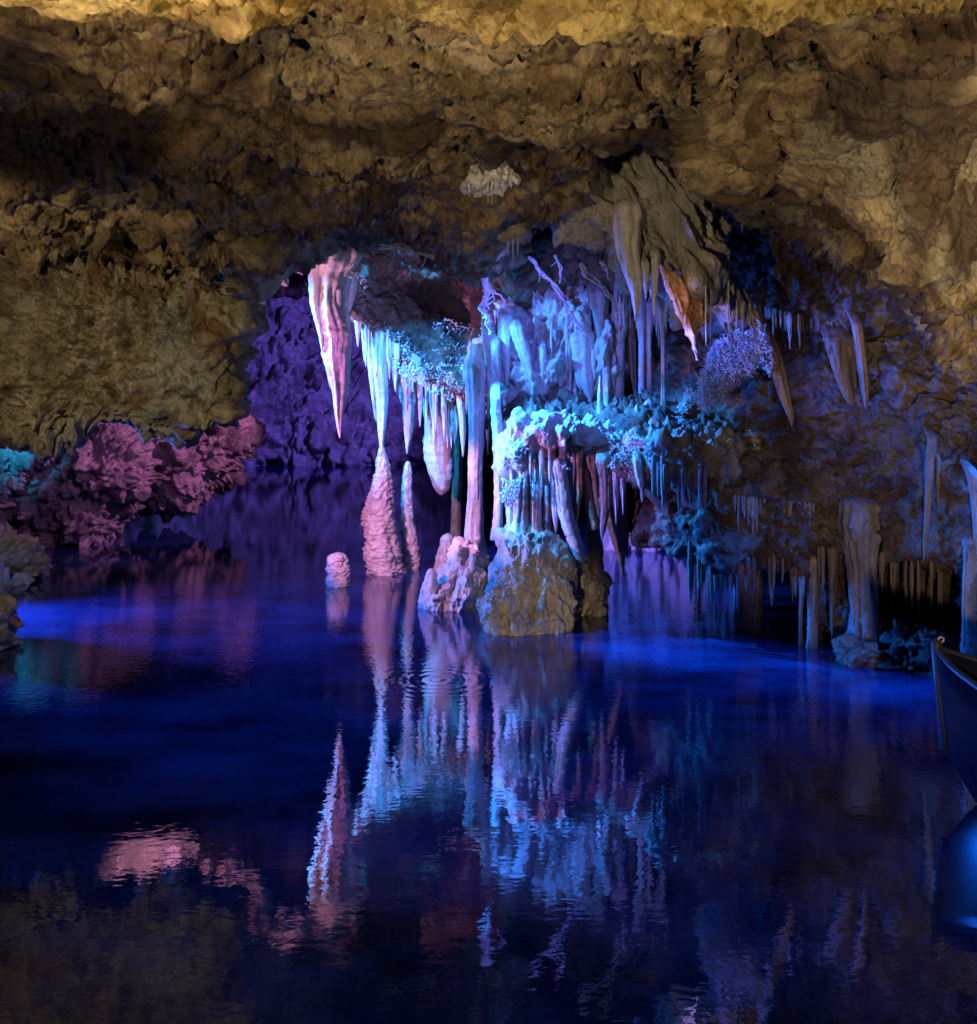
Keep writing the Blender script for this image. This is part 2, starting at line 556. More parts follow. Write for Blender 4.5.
def vein(name, pts, d, mat, seed, w=3.0, strands=3, jit=3.0):
    """A crooked mineral vein made of entwined strands running along a line."""
    rnd = random.Random(seed)
    A = np.array(pts, float)
    L = np.concatenate([[0], np.cumsum(np.hypot(np.diff(A[:, 0]), np.diff(A[:, 1])))])
    n = int(L[-1] / 3) + 4
    s = np.linspace(0, L[-1], n)
    paths = []
    for k in range(strands):
        x = np.interp(s, L, A[:, 0])
        y = np.interp(s, L, A[:, 1])
        jx = np.convolve([rnd.gauss(0, jit) for _ in range(n + 4)], np.ones(5) / 5, 'valid')
        jy = np.convolve([rnd.gauss(0, jit) for _ in range(n + 4)], np.ones(5) / 5, 'valid')
        P = np.array([W(x[i] + jx[i], y[i] + jy[i], d + rnd.uniform(-0.02, 0.02)) for i in range(n)])
        r = np.array([w * rnd.uniform(0.5, 1.2) / 2 * d / F for _ in range(n)]) * np.linspace(1.1, 0.6, n)
        paths.append((P, r))
        for _ in range(n // 6):
            i = rnd.randrange(1, n - 1)
            q = P[i]
            e = np.array([rnd.gauss(0, 0.03), rnd.gauss(-0.02, 0.02), rnd.gauss(-0.03, 0.04)])
            paths.append((np.array([q, q + e * 0.5 + np.array([0.006, 0, 0]), q + e]), np.array([r[i] * 0.7, r[i] * 0.5, r[i] * 0.3])))
    return tubes(name, paths, mat, 6)


# ------------------------------------------------------------------ materials
def rock_mat(name, c_dark, c_mid, c_light, scale=1.0, rough_=0.75, bump=0.6, bump_d=0.02, aniso=(1, 1, 1), pit_shade=0.6, spec=0.4, stain=None, fine=1.0, grey=None, rot=0.0):
    m = bpy.data.materials.new(name)
    m.use_nodes = True
    nt = m.node_tree
    N, L = nt.nodes, nt.links
    b = N['Principled BSDF']
    geo = N.new('ShaderNodeNewGeometry')
    mp = N.new('ShaderNodeMapping')
    mp.inputs['Scale'].default_value = aniso
    mp.inputs['Rotation'].default_value = (0, rot, 0)
    L.new(geo.outputs['Position'], mp.inputs[0])
    V = mp.outputs[0]

    def tex(s, det=6, ro=0.6, dist=0.0):
        t = N.new('ShaderNodeTexNoise')
        t.inputs['Scale'].default_value = s
        t.inputs['Detail'].default_value = det
        t.inputs['Roughness'].default_value = ro
        t.inputs['Distortion'].default_value = dist
        L.new(V, t.inputs['Vector'])
        return t.outputs[0]

    def ramp(src, stops):
        r = N.new('ShaderNodeValToRGB')
        while len(r.color_ramp.elements) < len(stops):
            r.color_ramp.elements.new(0.5)
        for e, (p, c) in zip(r.color_ramp.elements, stops):
            e.position = p
            e.color = (c[0], c[1], c[2], 1)
        L.new(src, r.inputs[0])
        return r.outputs[0]

    def mix(fac, a, c, mode='MIX'):
        x = N.new('ShaderNodeMix')
        x.data_type = 'RGBA'
        x.blend_type = mode
        for sock, val in ((x.inputs[0], fac), (x.inputs[6], a), (x.inputs[7], c)):
            if hasattr(val, 'is_linked'):
                L.new(val, sock)
            elif isinstance(val, (int, float)):
                sock.default_value = val
            else:
                sock.default_value = (val[0], val[1], val[2], 1)
        return x.outputs[2]

    base = ramp(tex(1.1 * scale, 8, 0.65, 0.6), [(0.36, c_dark), (0.47, c_mid), (0.62, c_light)])
    col2 = ramp(tex(6 * scale, 8, 0.72), [(0.36, [c * 0.5 for c in c_dark]), (0.48, c_mid), (0.62, [min(0.85, c * 1.1) for c in c_light])])
    base = mix(0.5, base, col2)
    if grey:
        base = mix(ramp(tex(0.75, 5, 0.55, 0.8), [(0.54, (0, 0, 0)), (0.62, (0.75, 0.75, 0.75))]), base, grey)
    if stain:
        sc, lo, hi, scol, amt = stain
        base = mix(ramp(tex(sc, 6, 0.6, 1.0), [(lo, (0, 0, 0)), (hi, (amt, amt, amt))]), base, scol)
    if pit_shade:  # near-black specks painted into the colour for the shade in small hollows
        pm = ramp(tex(22 * scale, 5, 0.65, 0.3), [(0.53, (0, 0, 0)), (0.60, (pit_shade, pit_shade, pit_shade))])
        zone = ramp(tex(1.7 * scale, 3, 0.5), [(0.46, (0, 0, 0)), (0.58, (1, 1, 1))])
        base = mix(mix(1.0, pm, zone, 'MULTIPLY'), base, [c * 0.25 for c in c_dark])
    sp = ramp(tex(60 * scale, 4, 0.7), [(0.3, (0.72, 0.72, 0.72)), (0.7, (1.2, 1.2, 1.2))])
    base = mix(1.0, base, sp, 'MULTIPLY')
    L.new(base, b.inputs['Base Color'])
    b.inputs['Roughness'].default_value = rough_
    b.inputs['Specular IOR Level'].default_value = spec
    hn = N.new('ShaderNodeMath')
    hn.operation = 'ADD'
    L.new(tex(11 * scale, 9, 0.68, 0.4), hn.inputs[0])
    vv = N.new('ShaderNodeTexVoronoi')
    vv.inputs['Scale'].default_value = 26 * scale
    L.new(V, vv.inputs['Vector'])
    mm = N.new('ShaderNodeMath')
    mm.operation = 'MULTIPLY'
    mm.inputs[1].default_value = 0.25 * fine
    L.new(vv.outputs[0], mm.inputs[0])
    L.new(mm.outputs[0], hn.inputs[1])
    bp = N.new('ShaderNodeBump')
    ms = N.new('ShaderNodeMapRange')
    L.new(tex(0.9 * scale, 3, 0.5), ms.inputs[0])
    ms.inputs[1].default_value = 0.4
    ms.inputs[2].default_value = 0.6
    ms.inputs[3].default_value = bump * 0.3
    ms.inputs[4].default_value = bump
    L.new(ms.outputs[0], bp.inputs['Strength'])
    bp.inputs['Distance'].default_value = bump_d
    L.new(hn.outputs[0], bp.inputs['Height'])
    L.new(bp.outputs[0], b.inputs['Normal'])
    return m


M_CEIL = rock_mat('ceiling_rock', (0.05, 0.027, 0.012), (0.22, 0.15, 0.072), (0.44, 0.36, 0.21), 1.3, 0.8, 1.0, 0.06,
                  stain=(0.8, 0.50, 0.57, (0.045, 0.022, 0.012), 0.85), grey=(0.25, 0.235, 0.19))
M_BLOCK = rock_mat('block_rock', (0.06, 0.034, 0.016), (0.25, 0.20, 0.12), (0.42, 0.39, 0.30), 1.5, 0.8, 1.0, 0.06,
                   stain=(1.6, 0.52, 0.6, (0.12, 0.055, 0.018), 0.75), grey=(0.30, 0.30, 0.26))
M_WALL = rock_mat('wall_rock', (0.045, 0.026, 0.014), (0.16, 0.11, 0.066), (0.30, 0.24, 0.17), 1.4, 0.7, 1.0, 0.05,
                  stain=(1.2, 0.5, 0.58, (0.05, 0.026, 0.014), 0.8), grey=(0.2, 0.19, 0.17))
M_FAR = rock_mat('far_rock', (0.06, 0.05, 0.05), (0.3, 0.26, 0.26), (0.48, 0.42, 0.42), 0.5, 0.7, 1.0, 0.08)
M_PINKROCK = rock_mat('shore_rock', (0.06, 0.05, 0.05), (0.30, 0.26, 0.25), (0.6, 0.56, 0.54), 1.3, 0.6, 0.9, 0.04)
M_CALC = rock_mat('calcite', (0.46, 0.40, 0.34), (0.66, 0.61, 0.55), (0.80, 0.77, 0.72), 2.6, 0.36, 0.9, 0.022, (1, 1, 0.3), 0.0, 0.5, fine=0.5)
M_MITE = rock_mat('stalagmite_calcite', (0.42, 0.34, 0.28), (0.62, 0.55, 0.48), (0.74, 0.70, 0.64), 2.5, 0.5, 0.8, 0.015, (1, 1, 1), 0.25, 0.5)
M_TAN = rock_mat('tan_flowstone', (0.12, 0.085, 0.05), (0.40, 0.33, 0.22), (0.58, 0.51, 0.38), 2.0, 0.45, 0.8, 0.02, (1, 1, 0.35), 0.5, 0.5)
M_GREY = rock_mat('grey_flowstone', (0.13, 0.10, 0.075), (0.30, 0.265, 0.2), (0.44, 0.41, 0.34), 2.0, 0.5, 0.8, 0.02, (1, 1, 0.35), 0.4, 0.5)
M_FLOW = rock_mat('draped_flowstone', (0.16, 0.11, 0.075), (0.42, 0.39, 0.32), (0.58, 0.55, 0.48), 2.0, 0.5, 0.9, 0.03, (1, 1, 0.3), 0.4, 0.5, rot=R_(-30))
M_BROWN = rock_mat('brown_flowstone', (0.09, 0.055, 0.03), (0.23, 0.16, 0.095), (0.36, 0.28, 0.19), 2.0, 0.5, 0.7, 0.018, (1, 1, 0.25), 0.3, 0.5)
M_ORANGE = rock_mat('orange_calcite', (0.42, 0.19, 0.09), (0.6, 0.32, 0.17), (0.72, 0.46, 0.28), 2.2, 0.4, 0.4, 0.012, (1, 1, 0.3), 0.0, 0.5)
M_PINKISH = rock_mat('pinkish_calcite', (0.2, 0.12, 0.08), (0.36, 0.25, 0.19), (0.5, 0.4, 0.33), 2.2, 0.4, 0.6, 0.012, (1, 1, 0.25), 0.2, 0.5)
M_CRUST = rock_mat('coral_crust', (0.45, 0.42, 0.4), (0.66, 0.64, 0.6), (0.82, 0.8, 0.78), 3.0, 0.5, 0.6, 0.01, (1, 1, 1), 0.15, 0.5)


def water_mat():
    m = bpy.data.materials.new('pool_water')
    m.use_nodes = True
    nt = m.node_tree
    N, L = nt.nodes, nt.links
    b = N['Principled BSDF']
    b.inputs['Roughness'].default_value = 0.015
    b.inputs['IOR'].default_value = 2.2
    geo = N.new('ShaderNodeNewGeometry')
    mp = N.new('ShaderNodeMapping')
    mp.inputs['Scale'].default_value = (0.8, 1.25, 1)
    L.new(geo.outputs['Position'], mp.inputs[0])

    def tex(s, det, ro=0.5):
        t = N.new('ShaderNodeTexNoise')
        t.inputs['Scale'].default_value = s
        t.inputs['Detail'].default_value = det
        t.inputs['Roughness'].default_value = ro
        L.new(mp.outputs[0], t.inputs['Vector'])
        return t.outputs[0]

    def math_(op, a, c):
        x = N.new('ShaderNodeMath')
        x.operation = op
        for s, v in ((x.inputs[0], a), (x.inputs[1], c)):
            if hasattr(v, 'is_linked'):
                L.new(v, s)
            else:
                s.default_value = v
        return x.outputs[0]

    def near_spot(px, py, spread):
        v = N.new('ShaderNodeVectorMath')
        v.operation = 'DISTANCE'
        L.new(geo.outputs['Position'], v.inputs[0])
        q = W(px, py, H * F / (py - HY))
        v.inputs[1].default_value = (q[0], q[1], 0)
        return math_('POWER', 2.71828, math_('MULTIPLY', math_('MULTIPLY', v.outputs['Value'], v.outputs['Value']), -1.0 / spread ** 2))

    breeze = math_('ADD', near_spot(190, 630, 2.2), math_('ADD', near_spot(700, 620, 1.8), near_spot(850, 690, 1.3)))
    h = math_('ADD', math_('MULTIPLY', tex(11, 2), 0.0006), math_('MULTIPLY', tex(2.6, 2), 0.0008))
    h = math_('ADD', h, math_('MULTIPLY', tex(28, 2), math_('ADD', math_('MULTIPLY', breeze, 0.0016), 0.0002)))
    # one drip has just fallen: rings round its spot
    sub = N.new('ShaderNodeVectorMath')
    sub.operation = 'DISTANCE'
    L.new(geo.outputs['Position'], sub.inputs[0])
    c = W(437, 680, H * F / (680 - HY))
    sub.inputs[1].default_value = (c[0], c[1], 0)
    dist = sub.outputs['Value']
    ring = math_('SINE', math_('MULTIPLY', dist, 75.0), 0)
    fall = math_('POWER', 2.71828, math_('MULTIPLY', math_('MULTIPLY', dist, dist), -9.0))
    h = math_('ADD', h, math_('MULTIPLY', math_('MULTIPLY', ring, fall), 0.00045))
    # the water's own colour is mottled at random from dark to paler blue
    r = N.new('ShaderNodeValToRGB')
    r.color_ramp.elements[0].position = 0.36
    r.color_ramp.elements[0].color = (0.003, 0.009, 0.04, 1)
    r.color_ramp.elements[1].position = 0.64
    r.color_ramp.elements[1].color = (0.025, 0.07, 0.26, 1)
    L.new(tex(1.2, 7, 0.65), r.inputs[0])
    L.new(r.outputs[0], b.inputs['Base Color'])
    bp = N.new('ShaderNodeBump')
    bp.inputs['Strength'].default_value = 1.0
    bp.inputs['Distance'].default_value = 1.0
    L.new(h, bp.inputs['Height'])
    L.new(bp.outputs[0], b.inputs['Normal'])
    return m


M_WATER = water_mat()

# ------------------------------------------------------------------ the setting
w = mesh('water', [(-40, -8, 0), (40, -8, 0), (40, 45, 0), (-40, 45, 0)], [[0, 1, 2, 3]], M_WATER, loc=(0, 0, 0), smooth=False)
tag(w, kind='structure')

CEIL = [('f', 0.55, 0.16), ('t', (0.7, 0.9, 1.2), 0.20), ('c', (0.55, 1.6, 2.2), 0.11), ('c', (1.6, 1.2, 2.0), 0.05), ('b', 1.7, 0.07), ('b', (4.5, 5.5, 6.0), 0.045), ('p', 6.0, 0.09), ('b', 13.0, 0.018), ('p', 17.0, 0.035), ('f', 30.0, 0.008)]


def fcol(px, r2, r4, r5, r6, lip, back):
    """front ceiling profile: overhead, near strip, crack, run to the lip, and over it"""
    L, d = lip
    return (px, [(-455, 0.95), (-60, 1.8), (r2 - 12, 2.14), (r2, 2.24), (r2 - 45, 2.75), r4, r5, r6, (L, d), (L - back[0], d + 0.45), (L - back[1], d + 1.6), (300, 30)])


cols = [
    fcol(-420, 18, (110, 4.4), (190, 5.6), (250, 6.8), (276, 7.6), (10, 30)),
    fcol(0, 4, (110, 4.6), (185, 5.9), (250, 7.2), (282, 7.9), (15, 40)),
    fcol(110, 0, (110, 4.6), (185, 6.0), (250, 7.4), (294, 8.1), (15, 40)),
    fcol(200, 6, (110, 4.7), (185, 6.1), (260, 7.8), (313, 8.4), (20, 50)),
    fcol(245, 10, (112, 4.7), (188, 6.2), (260, 8.0), (303, 8.6), (20, 60)),
    fcol(285, 14, (112, 4.7), (190, 6.3), (252, 8.3), (284, 9.0), (20, 60)),
    fcol(318, -4, (112, 4.7), (190, 6.3), (240, 8.5), (266, 9.2), (20, 55)),
    fcol(365, -2, (112, 4.7), (186, 6.2), (230, 8.2), (252, 9.3), (18, 45)),
    fcol(402, 2, (112, 4.7), (182, 6.1), (222, 8.0), (243, 9.3), (18, 40)),
    fcol(440, 14, (114, 4.7), (184, 6.0), (230, 7.8), (257, 9.0), (18, 50)),
    fcol(482, 28, (116, 4.7), (190, 5.9), (245, 7.6), (286, 8.8), (20, 60)),
    fcol(520, 32, (112, 4.7), (180, 6.0), (230, 7.6), (262, 8.9), (15, 50)),
    fcol(560, 32, (105, 4.7), (150, 5.6), (190, 6.8), (215, 8.2), (12, 40)),
    fcol(620, 28, (95, 4.6), (125, 5.3), (140, 6.0), (152, 6.9), (10, 25)),
    fcol(697, 30, (92, 4.65), (126, 5.4), (152, 6.0), (172, 6.6), (15, 30)),
    fcol(716, 24, (98, 3.85), (142, 4.3), (172, 4.8), (188, 5.6), (15, 30)),
    fcol(740, 24, (100, 3.8), (145, 4.25), (178, 4.8), (196, 5.7), (15, 40)),
    fcol(770, 20, (105, 4.2), (155, 4.7), (190, 5.4), (211, 6.2), (20, 60)),
    fcol(830, 22, (115, 4.1), (175, 4.6), (222, 5.2), (243, 5.9), (20, 70)),
    fcol(880, 6, (120, 4.1), (195, 4.5), (245, 5.0), (266, 5.7), (20, 90)),
    fcol(905, 10, (125, 4.1), (205, 4.5), (270, 5.0), (303, 5.6), (20, 110)),
    fcol(925, 6, (130, 4.0), (220, 4.5), (300, 4.9), (346, 5.4), (20, 130)),
    fcol(977, 4, (140, 4.0), (240, 4.5), (330, 4.9), (376, 5.2), (20, 140)),
    fcol(1080, 4, (150, 3.9), (260, 4.4), (360, 4.7), (420, 5.0), (20, 150)),
    fcol(1450, 4, (170, 3.4), (300, 4.0), (430, 4.4), (520, 4.6), (20, 200)),
]
o = loft('cave_ceiling', cols, 1.5, [20, 50, 24, 30, 80, 60, 55, 40, 22, 22, 22, 1], CEIL, M_CEIL, 1)
tag(o, kind='structure')

# the wall behind the formations, from the dark recess to the right edge, with its undercut
WALLS = [('f', 0.8, 0.14), ('c', (0.9, 1.2, 2.4), 0.09), ('t', (1.1, 1.1, 1.8), 0.12), ('b', 2.4, 0.09), ('b', 6.0, 0.045), ('p', 7.0, 0.08), ('b', 14.0, 0.018), ('p', 20.0, 0.03), ('f', 32, 0.007)]
cols = [
    (326, [(190, 10.9), (240, 10.9), (262, 10.9), (282, 10.8), (294, 10.7), (300, 10.8), (292, 11.2), (280, 12)]),
    (353, [(190, 10.9), (250, 10.9), (275, 11.0), (298, 10.9), (314, 10.7), (322, 10.8), (315, 11.3), (290, 12)]),
    (400, [(190, 11.0), (255, 11.0), (290, 11.3), (330, 11.1), (352, 10.9), (362, 11.0), (352, 11.6), (320, 12.5)]),
    (456, [(190, 11.0), (270, 11.0), (310, 11.3), (350, 11.1), (382, 10.8), (394, 10.9), (385, 11.6), (340, 12.5)]),
    (490, [(170, 10.3), (260, 10.3), (320, 10.5), (370, 10.4), (405, 10.0), (418, 10.0), (410, 11.0), (380, 12)]),
    (520, [(150, 9.8), (250, 9.8), (320, 10.2), (385, 10.2), (416, 9.6), (432, 9.1), (440, 9.6), (430, 11)]),
    (560, [(130, 9.4), (240, 9.4), (320, 9.9), (392, 9.9), (424, 9.2), (446, 8.7), (468, 8.8), (455, 11)]),
    (602, [(120, 9.0), (230, 9.2), (320, 9.8), (397, 9.7), (428, 9.0), (455, 8.6), (478, 8.7), (460, 11)]),
    (622, [(120, 8.9), (230, 9.1), (325, 9.7), (400, 9.6), (430, 8.8), (462, 8.5), (520, 8.7), (470, 11)]),
    (640, [(120, 8.8), (230, 9.0), (330, 9.6), (402, 9.5), (432, 8.6), (470, 8.3), (545, 8.5), (490, 11)]),
    (680, [(120, 8.4), (230, 8.7), (330, 9.2), (408, 9.0), (440, 8.2), (485, 8.0), (562, 8.1), (505, 11)]),
    (720, [(120, 8.2), (230, 8.4), (330, 8.8), (418, 8.6), (450, 8.1), (500, 7.8), (574, 8.0), (515, 11)]),
    (760, [(130, 8.0), (230, 8.1), (330, 8.4), (420, 8.2), (460, 8.0), (510, 7.8), (566, 8.0), (525, 10.8)]),
    (800, [(140, 8.0), (230, 8.0), (330, 8.2), (420, 8.1), (465, 7.9), (515, 7.8), (575, 7.9), (540, 10.0)]),
    (832, [(150, 7.9), (235, 7.9), (330, 8.1), (420, 8.0), (470, 7.9), (530, 7.8), (600, 8.0), (700, 8.6)]),
    (860, [(150, 7.8), (240, 7.8), (330, 8.0), (420, 7.9), (470, 7.8), (540, 7.8), (620, 7.8), (720, 7.8)]),
    (895, [(160, 7.6), (250, 7.6), (340, 7.8), (420, 7.7), (480, 7.6), (540, 7.6), (600, 8.0), (720, 8.4)]),
    (930, [(170, 7.4), (260, 7.4), (350, 7.6), (420, 7.5), (480, 7.4), (545, 7.4), (596, 8.0), (720, 9.0)]),
    (968, [(180, 7.2), (270, 7.2), (360, 7.4), (430, 7.3), (490, 7.2), (550, 7.2), (610, 7.4), (760, 7.4)]),
    (1010, [(190, 7.0), (280, 7.0), (370, 7.2), (440, 7.1), (500, 7.0), (560, 7.0), (640, 7.0), (760, 7.0)]),
    (1400, [(190, 6.0), (280, 6.0), (370, 6.2), (440, 6.1), (500, 6.0), (560, 6.0), (640, 6.0), (780, 6.0)]),
]
o = loft('cave_wall', cols, 1.3, [40, 70, 70, 40, 40, 46, 24], WALLS, M_WALL, 2)
tag(o, kind='structure')

# the violet wall across the far water
FARS = [('f', 0.28, 0.9), ('t', 0.45, 0.6), ('b', 0.8, 0.5), ('b', 2.0, 0.22), ('p', 1.6, 1.3), ('c', (0.8, 0.8, 1.0), 0.5), ('p', 3.6, 0.4), ('f', 8.0, 0.06)]
cols = [
    (-250, [(200, 22), (260, 22), (320, 21), (390, 20.5), (440, 20), (490, 20)]),
    (120, [(220, 26), (270, 25.5), (320, 25), (390, 24), (440, 23), (490, 23)]),
    (240, [(220, 27), (280, 27), (330, 26), (390, 25), (440, 24.5), (490, 24.5)]),
    (300, [(220, 28), (280, 27.5), (330, 26), (390, 25.5), (440, 25), (490, 25)]),
    (400, [(220, 29), (280, 28), (330, 27), (390, 26), (445, 25), (490, 25)]),
    (500, [(220, 29), (280, 28), (330, 27.5), (390, 27), (445, 26), (490, 26)]),
    (900, [(220, 24), (280, 24), (330, 23), (390, 22), (450, 21), (490, 21)]),
]
o = loft('far_wall', cols, 1.6, [20, 40, 46, 40, 30], FARS, M_FAR, 3)
tag(o, kind='structure')

# rock shell behind the photographer and at the sides
SH = []
nu, nv = 120, 40
for i in range(nu):
    a = 2 * math.pi * i / (nu - 1)
    for j in range(nv):
        e = -0.12 + (math.pi / 2 + 0.12) * j / (nv - 1)
        SH.append((17 * math.cos(a) * math.cos(e), 12 + 22 * math.sin(a) * math.cos(e), 6.5 * math.sin(e)))
SH = np.array(SH)
SH = SH * (1 + 0.08 * fbm(SH * 0.35, 4))[:, None]
o = mesh('cave_shell', SH, grid_quads(nu, nv), M_WALL)
tag(o, kind='structure')

from mathutils.bvhtree import BVHTree
DG = bpy.context.evaluated_depsgraph_get()
TREES = []


def solid(o):
    """remember a rock surface so that growths can be rooted on it"""
    bpy.context.view_layer.update()
    TREES.append((BVHTree.FromObject(o, bpy.context.evaluated_depsgraph_get()), Vector(o.location)))
    return o


def cast(p, d, far=100.0):
    best = far
    for t, off in TREES:
        h = t.ray_cast(Vector(p) - off, Vector(d), best)
        if h[0] is not None and h[3] < best:
            best = h[3]
    return best


def surf_depth(px, py):
    v = W(px, py, 1.0) - np.array([0, 0, H])
    n = np.linalg.norm(v)
    return cast((0, 0, H), v / n) / n


def rooted(axis):
    """lengthen the top of a growth until it is embedded in the rock above or behind it"""
    ds = [surf_depth(a[0], a[1]) - a[3] for a in axis[:-1]]
    if 0.1 < ds[0] < 1.3 and min(ds) > 0.05 and cast(W(*axis[0][:2], axis[0][3]), (0, 0, 1)) > 0.12:
        sh = min(min(ds), ds[0]) - 0.03
        axis = [(a[0], a[1], a[2], a[3] + sh) for a in axis]
    x, y, w_, d = axis[0]
    p = W(x, y, d)
    up = cast(p, (0, 0, 1))
    back = surf_depth(x, y) - d
    if back < 0.02:
        return list(axis)
    if up < 0.3:
        z = p[2] + up + 0.04
        return [(x, HY + (H - z) * F / d, w_ * 1.35, d)] + list(axis)
    if 0 < back < 1.3:
        d2 = d + back + 0.06
        z = p[2] + 0.55 * back + 0.05
        zm = p[2] + 0.25 * back + 0.02
        dm = d + 0.4 * back
        return [(CX + (x - CX) * d / d2, HY + (H - z) * F / d2, w_ * 0.5 * d / d2, d2), (CX + (x - CX) * d / dm, HY + (H - zm) * F / dm, w_ * 0.95 * d / dm, dm)] + list(axis)
    if up < 1.2:
        z = p[2] + up + 0.04
        return [(x, HY + (H - z) * F / d, w_ * 1.35, d)] + list(axis)
    return list(axis)


for nm in ('cave_ceiling', 'cave_wall'):
    solid(bpy.data.objects[nm])

# ------------------------------------------------------------------ big rock bodies
BL = [('f', 0.9, 0.10), ('t', 1.3, 0.12), ('c', (1.2, 1.2, 2.0), 0.09), ('b', 2.4, 0.11), ('b', 5.0, 0.07), ('p', 3.6, 0.10), ('p', 7.0, 0.13), ('b', 14.0, 0.02), ('p', 17.0, 0.045), ('f', 32, 0.008)]
o = boulder('overhanging_block', [(-260, 235), (0, 258), (90, 266), (170, 282), (225, 298), (243, 322), (242, 380), (236, 412), (222, 432), (190, 438), (140, 434), (100, 420), (40, 428), (-60, 440), (-260, 470)],
            7.6, 0.27, BL, M_BLOCK, 5, 620, 360, 0.4)
tag(o, 'big tan pitted rock block jutting low over the pink rocks at left', 'rock')
solid(o)

PK = [('f', 1.4, 0.22), ('b', 2.4, 0.16), ('b', 5.0, 0.08), ('p', 6.0, 0.14), ('b', 12.0, 0.03), ('p', 16.0, 0.04)]
o = boulder('shore_boulder', [(15, 470), (30, 440), (60, 418), (92, 410), (120, 425), (142, 450), (140, 490), (112, 505), (110, 540), (60, 548), (25, 545), (12, 510)],
            13.2, 0.6, PK, M_PINKROCK, 11, 240, 140, 0.6)
tag(o, 'large pink lit knobbly boulder at the left shore, tallest of the pink rocks', 'boulder', 'boulders along the shore')
o = boulder('shore_boulder', [(120, 440), (165, 436), (205, 440), (235, 425), (242, 440), (225, 470), (195, 490), (175, 506), (140, 505), (112, 490)],
            14.5, 0.6, PK, M_PINKROCK, 12, 240, 140, 0.6)
tag(o, 'long magenta boulder sloping down to the water right of the tallest pink rock', 'boulder', 'boulders along the shore')
o = boulder('shore_boulder', [(-60, 410), (0, 420), (40, 418), (50, 432), (46, 450), (20, 470), (0, 520), (-60, 560)],
            12.4, 0.5, PK, M_PINKROCK, 13, 200, 120, 0.6)
tag(o, 'teal lit boulder at the left edge beside the tall pink boulder', 'boulder', 'boulders along the shore')
o = boulder('shore_boulder', [(-50, 528), (0, 530), (18, 538), (38, 560), (40, 576), (20, 584), (-50, 590)],
            10.6, 0.3, PK[1:], M_TAN, 14, 160, 100, 0.6)
tag(o, 'small ochre boulder at the left edge of the pool below the pink rocks', 'boulder', 'boulders along the shore')
o = boulder('shore_boulder', [(-50, 580), (0, 576), (18, 584), (22, 600), (0, 612), (-50, 625)],
            9.9, 0.25, PK[1:], M_PINKROCK, 15, 160, 100, 0.6)
tag(o, 'lilac boulder at the left edge just below the small ochre boulder', 'boulder', 'boulders along the shore')
o = boulder('shore_boulder', [(-60, 608), (0, 612), (8, 630), (4, 660), (-60, 690)],
            8.0, 0.25, PK[1:], M_TAN, 16, 160, 100, 0.6)
tag(o, 'dark brown rock sliver at the left edge, lowest of the shore rocks', 'boulder', 'boulders along the shore')

BO = [('f', 1.5, 0.12), ('b', 4.0, 0.08), ('b', 10.0, 0.04), ('f', 22, 0.015)]
o = boulder('ceiling_boss', [(95, 322), (140, 308), (190, 305), (205, 330), (170, 350), (120, 350), (98, 345)], 9.6, 0.3, BO, M_PINKROCK, 33, 160, 90, 0.6)
tag(o, 'small pink lit ceiling knob seen only mirrored at lower left', 'rock')
o = boulder('ceiling_boss', [(222, 338), (236, 316), (243, 298), (280, 272), (312, 256), (345, 242), (338, 215), (280, 222), (225, 280)], 9.75, 0.35, BO, M_PINKROCK, 34, 220, 120, 0.6)
tag(o, 'pink and white lit ceiling knob mirrored beside the large dagger stalactite', 'rock')

# hanging flowstone mass and the islands
def flow(a, b):
    """noise coordinates stretched along the slant of the drapery"""
    e1, e2, f_ = np.array([0.86, 0, 0.5]), np.array([0, 1.0, 0]), np.array([0.5, 0, -0.86])
    return np.stack([e1 * a, e2 * a, f_ * b], 1)


GF = [('f', flow(2.2, 0.8), 0.16), ('b', flow(4.5, 1.0), 0.16), ('b', flow(11, 2.2), 0.045), ('f', flow(16, 5), 0.02), ('p', 12.0, 0.03), ('f', 30, 0.008)]
o = boulder('flowstone_mass', [(540, 168), (575, 148), (610, 138), (650, 140), (694, 186), (709, 244), (717, 285), (728, 310), (716, 316), (700, 296), (686, 287), (664, 282), (650, 276), (632, 280), (615, 240), (588, 210), (556, 186)],
            7.5, 0.32, GF, M_FLOW, 21, 320, 180, 0.6)
tag(o, 'large grey brown flowstone mass draped from the ceiling above the orange curtain', 'flowstone')
solid(o)

IS = [('f', (2.2, 2.2, 1.2), 0.10), ('r', (5.5, 5.5, 2.0), 0.05), ('f', (12, 12, 5), 0.035), ('p', (10, 10, 10), 0.03), ('f', 28, 0.009)]
o = boulder('flowstone_island', [(484, 604), (494, 575), (506, 556), (500, 536), (520, 524), (548, 530), (564, 556), (569, 600), (566, 640), (520, 650), (486, 635)],
            8.75, 0.36, IS, M_TAN, 22, 240, 150, 0.55, tilt=0.35)
tag(o, 'tan flowstone island with a rounded ribbed foot under the blue columns', 'flowstone')
solid(o)
o = boulder('flowstone_island', [(572, 592), (578, 572), (592, 566), (603, 580), (605, 612), (600, 630), (574, 632)],
            9.1, 0.2, IS, M_TAN, 23, 160, 100, 0.55)
tag(o, 'small brown flowstone stump in the water right of the ribbed island', 'flowstone')
o = boulder('flowstone_island', [(426, 598), (440, 584), (452, 560), (458, 545), (468, 555), (478, 545), (486, 560), (492, 604), (488, 625), (450, 628), (428, 616)],
            9.4, 0.3, IS, M_MITE, 24, 200, 120, 0.6)
tag(o, 'pointed lilac mound carrying the tall pink column left of the island', 'flowstone')
solid(o)

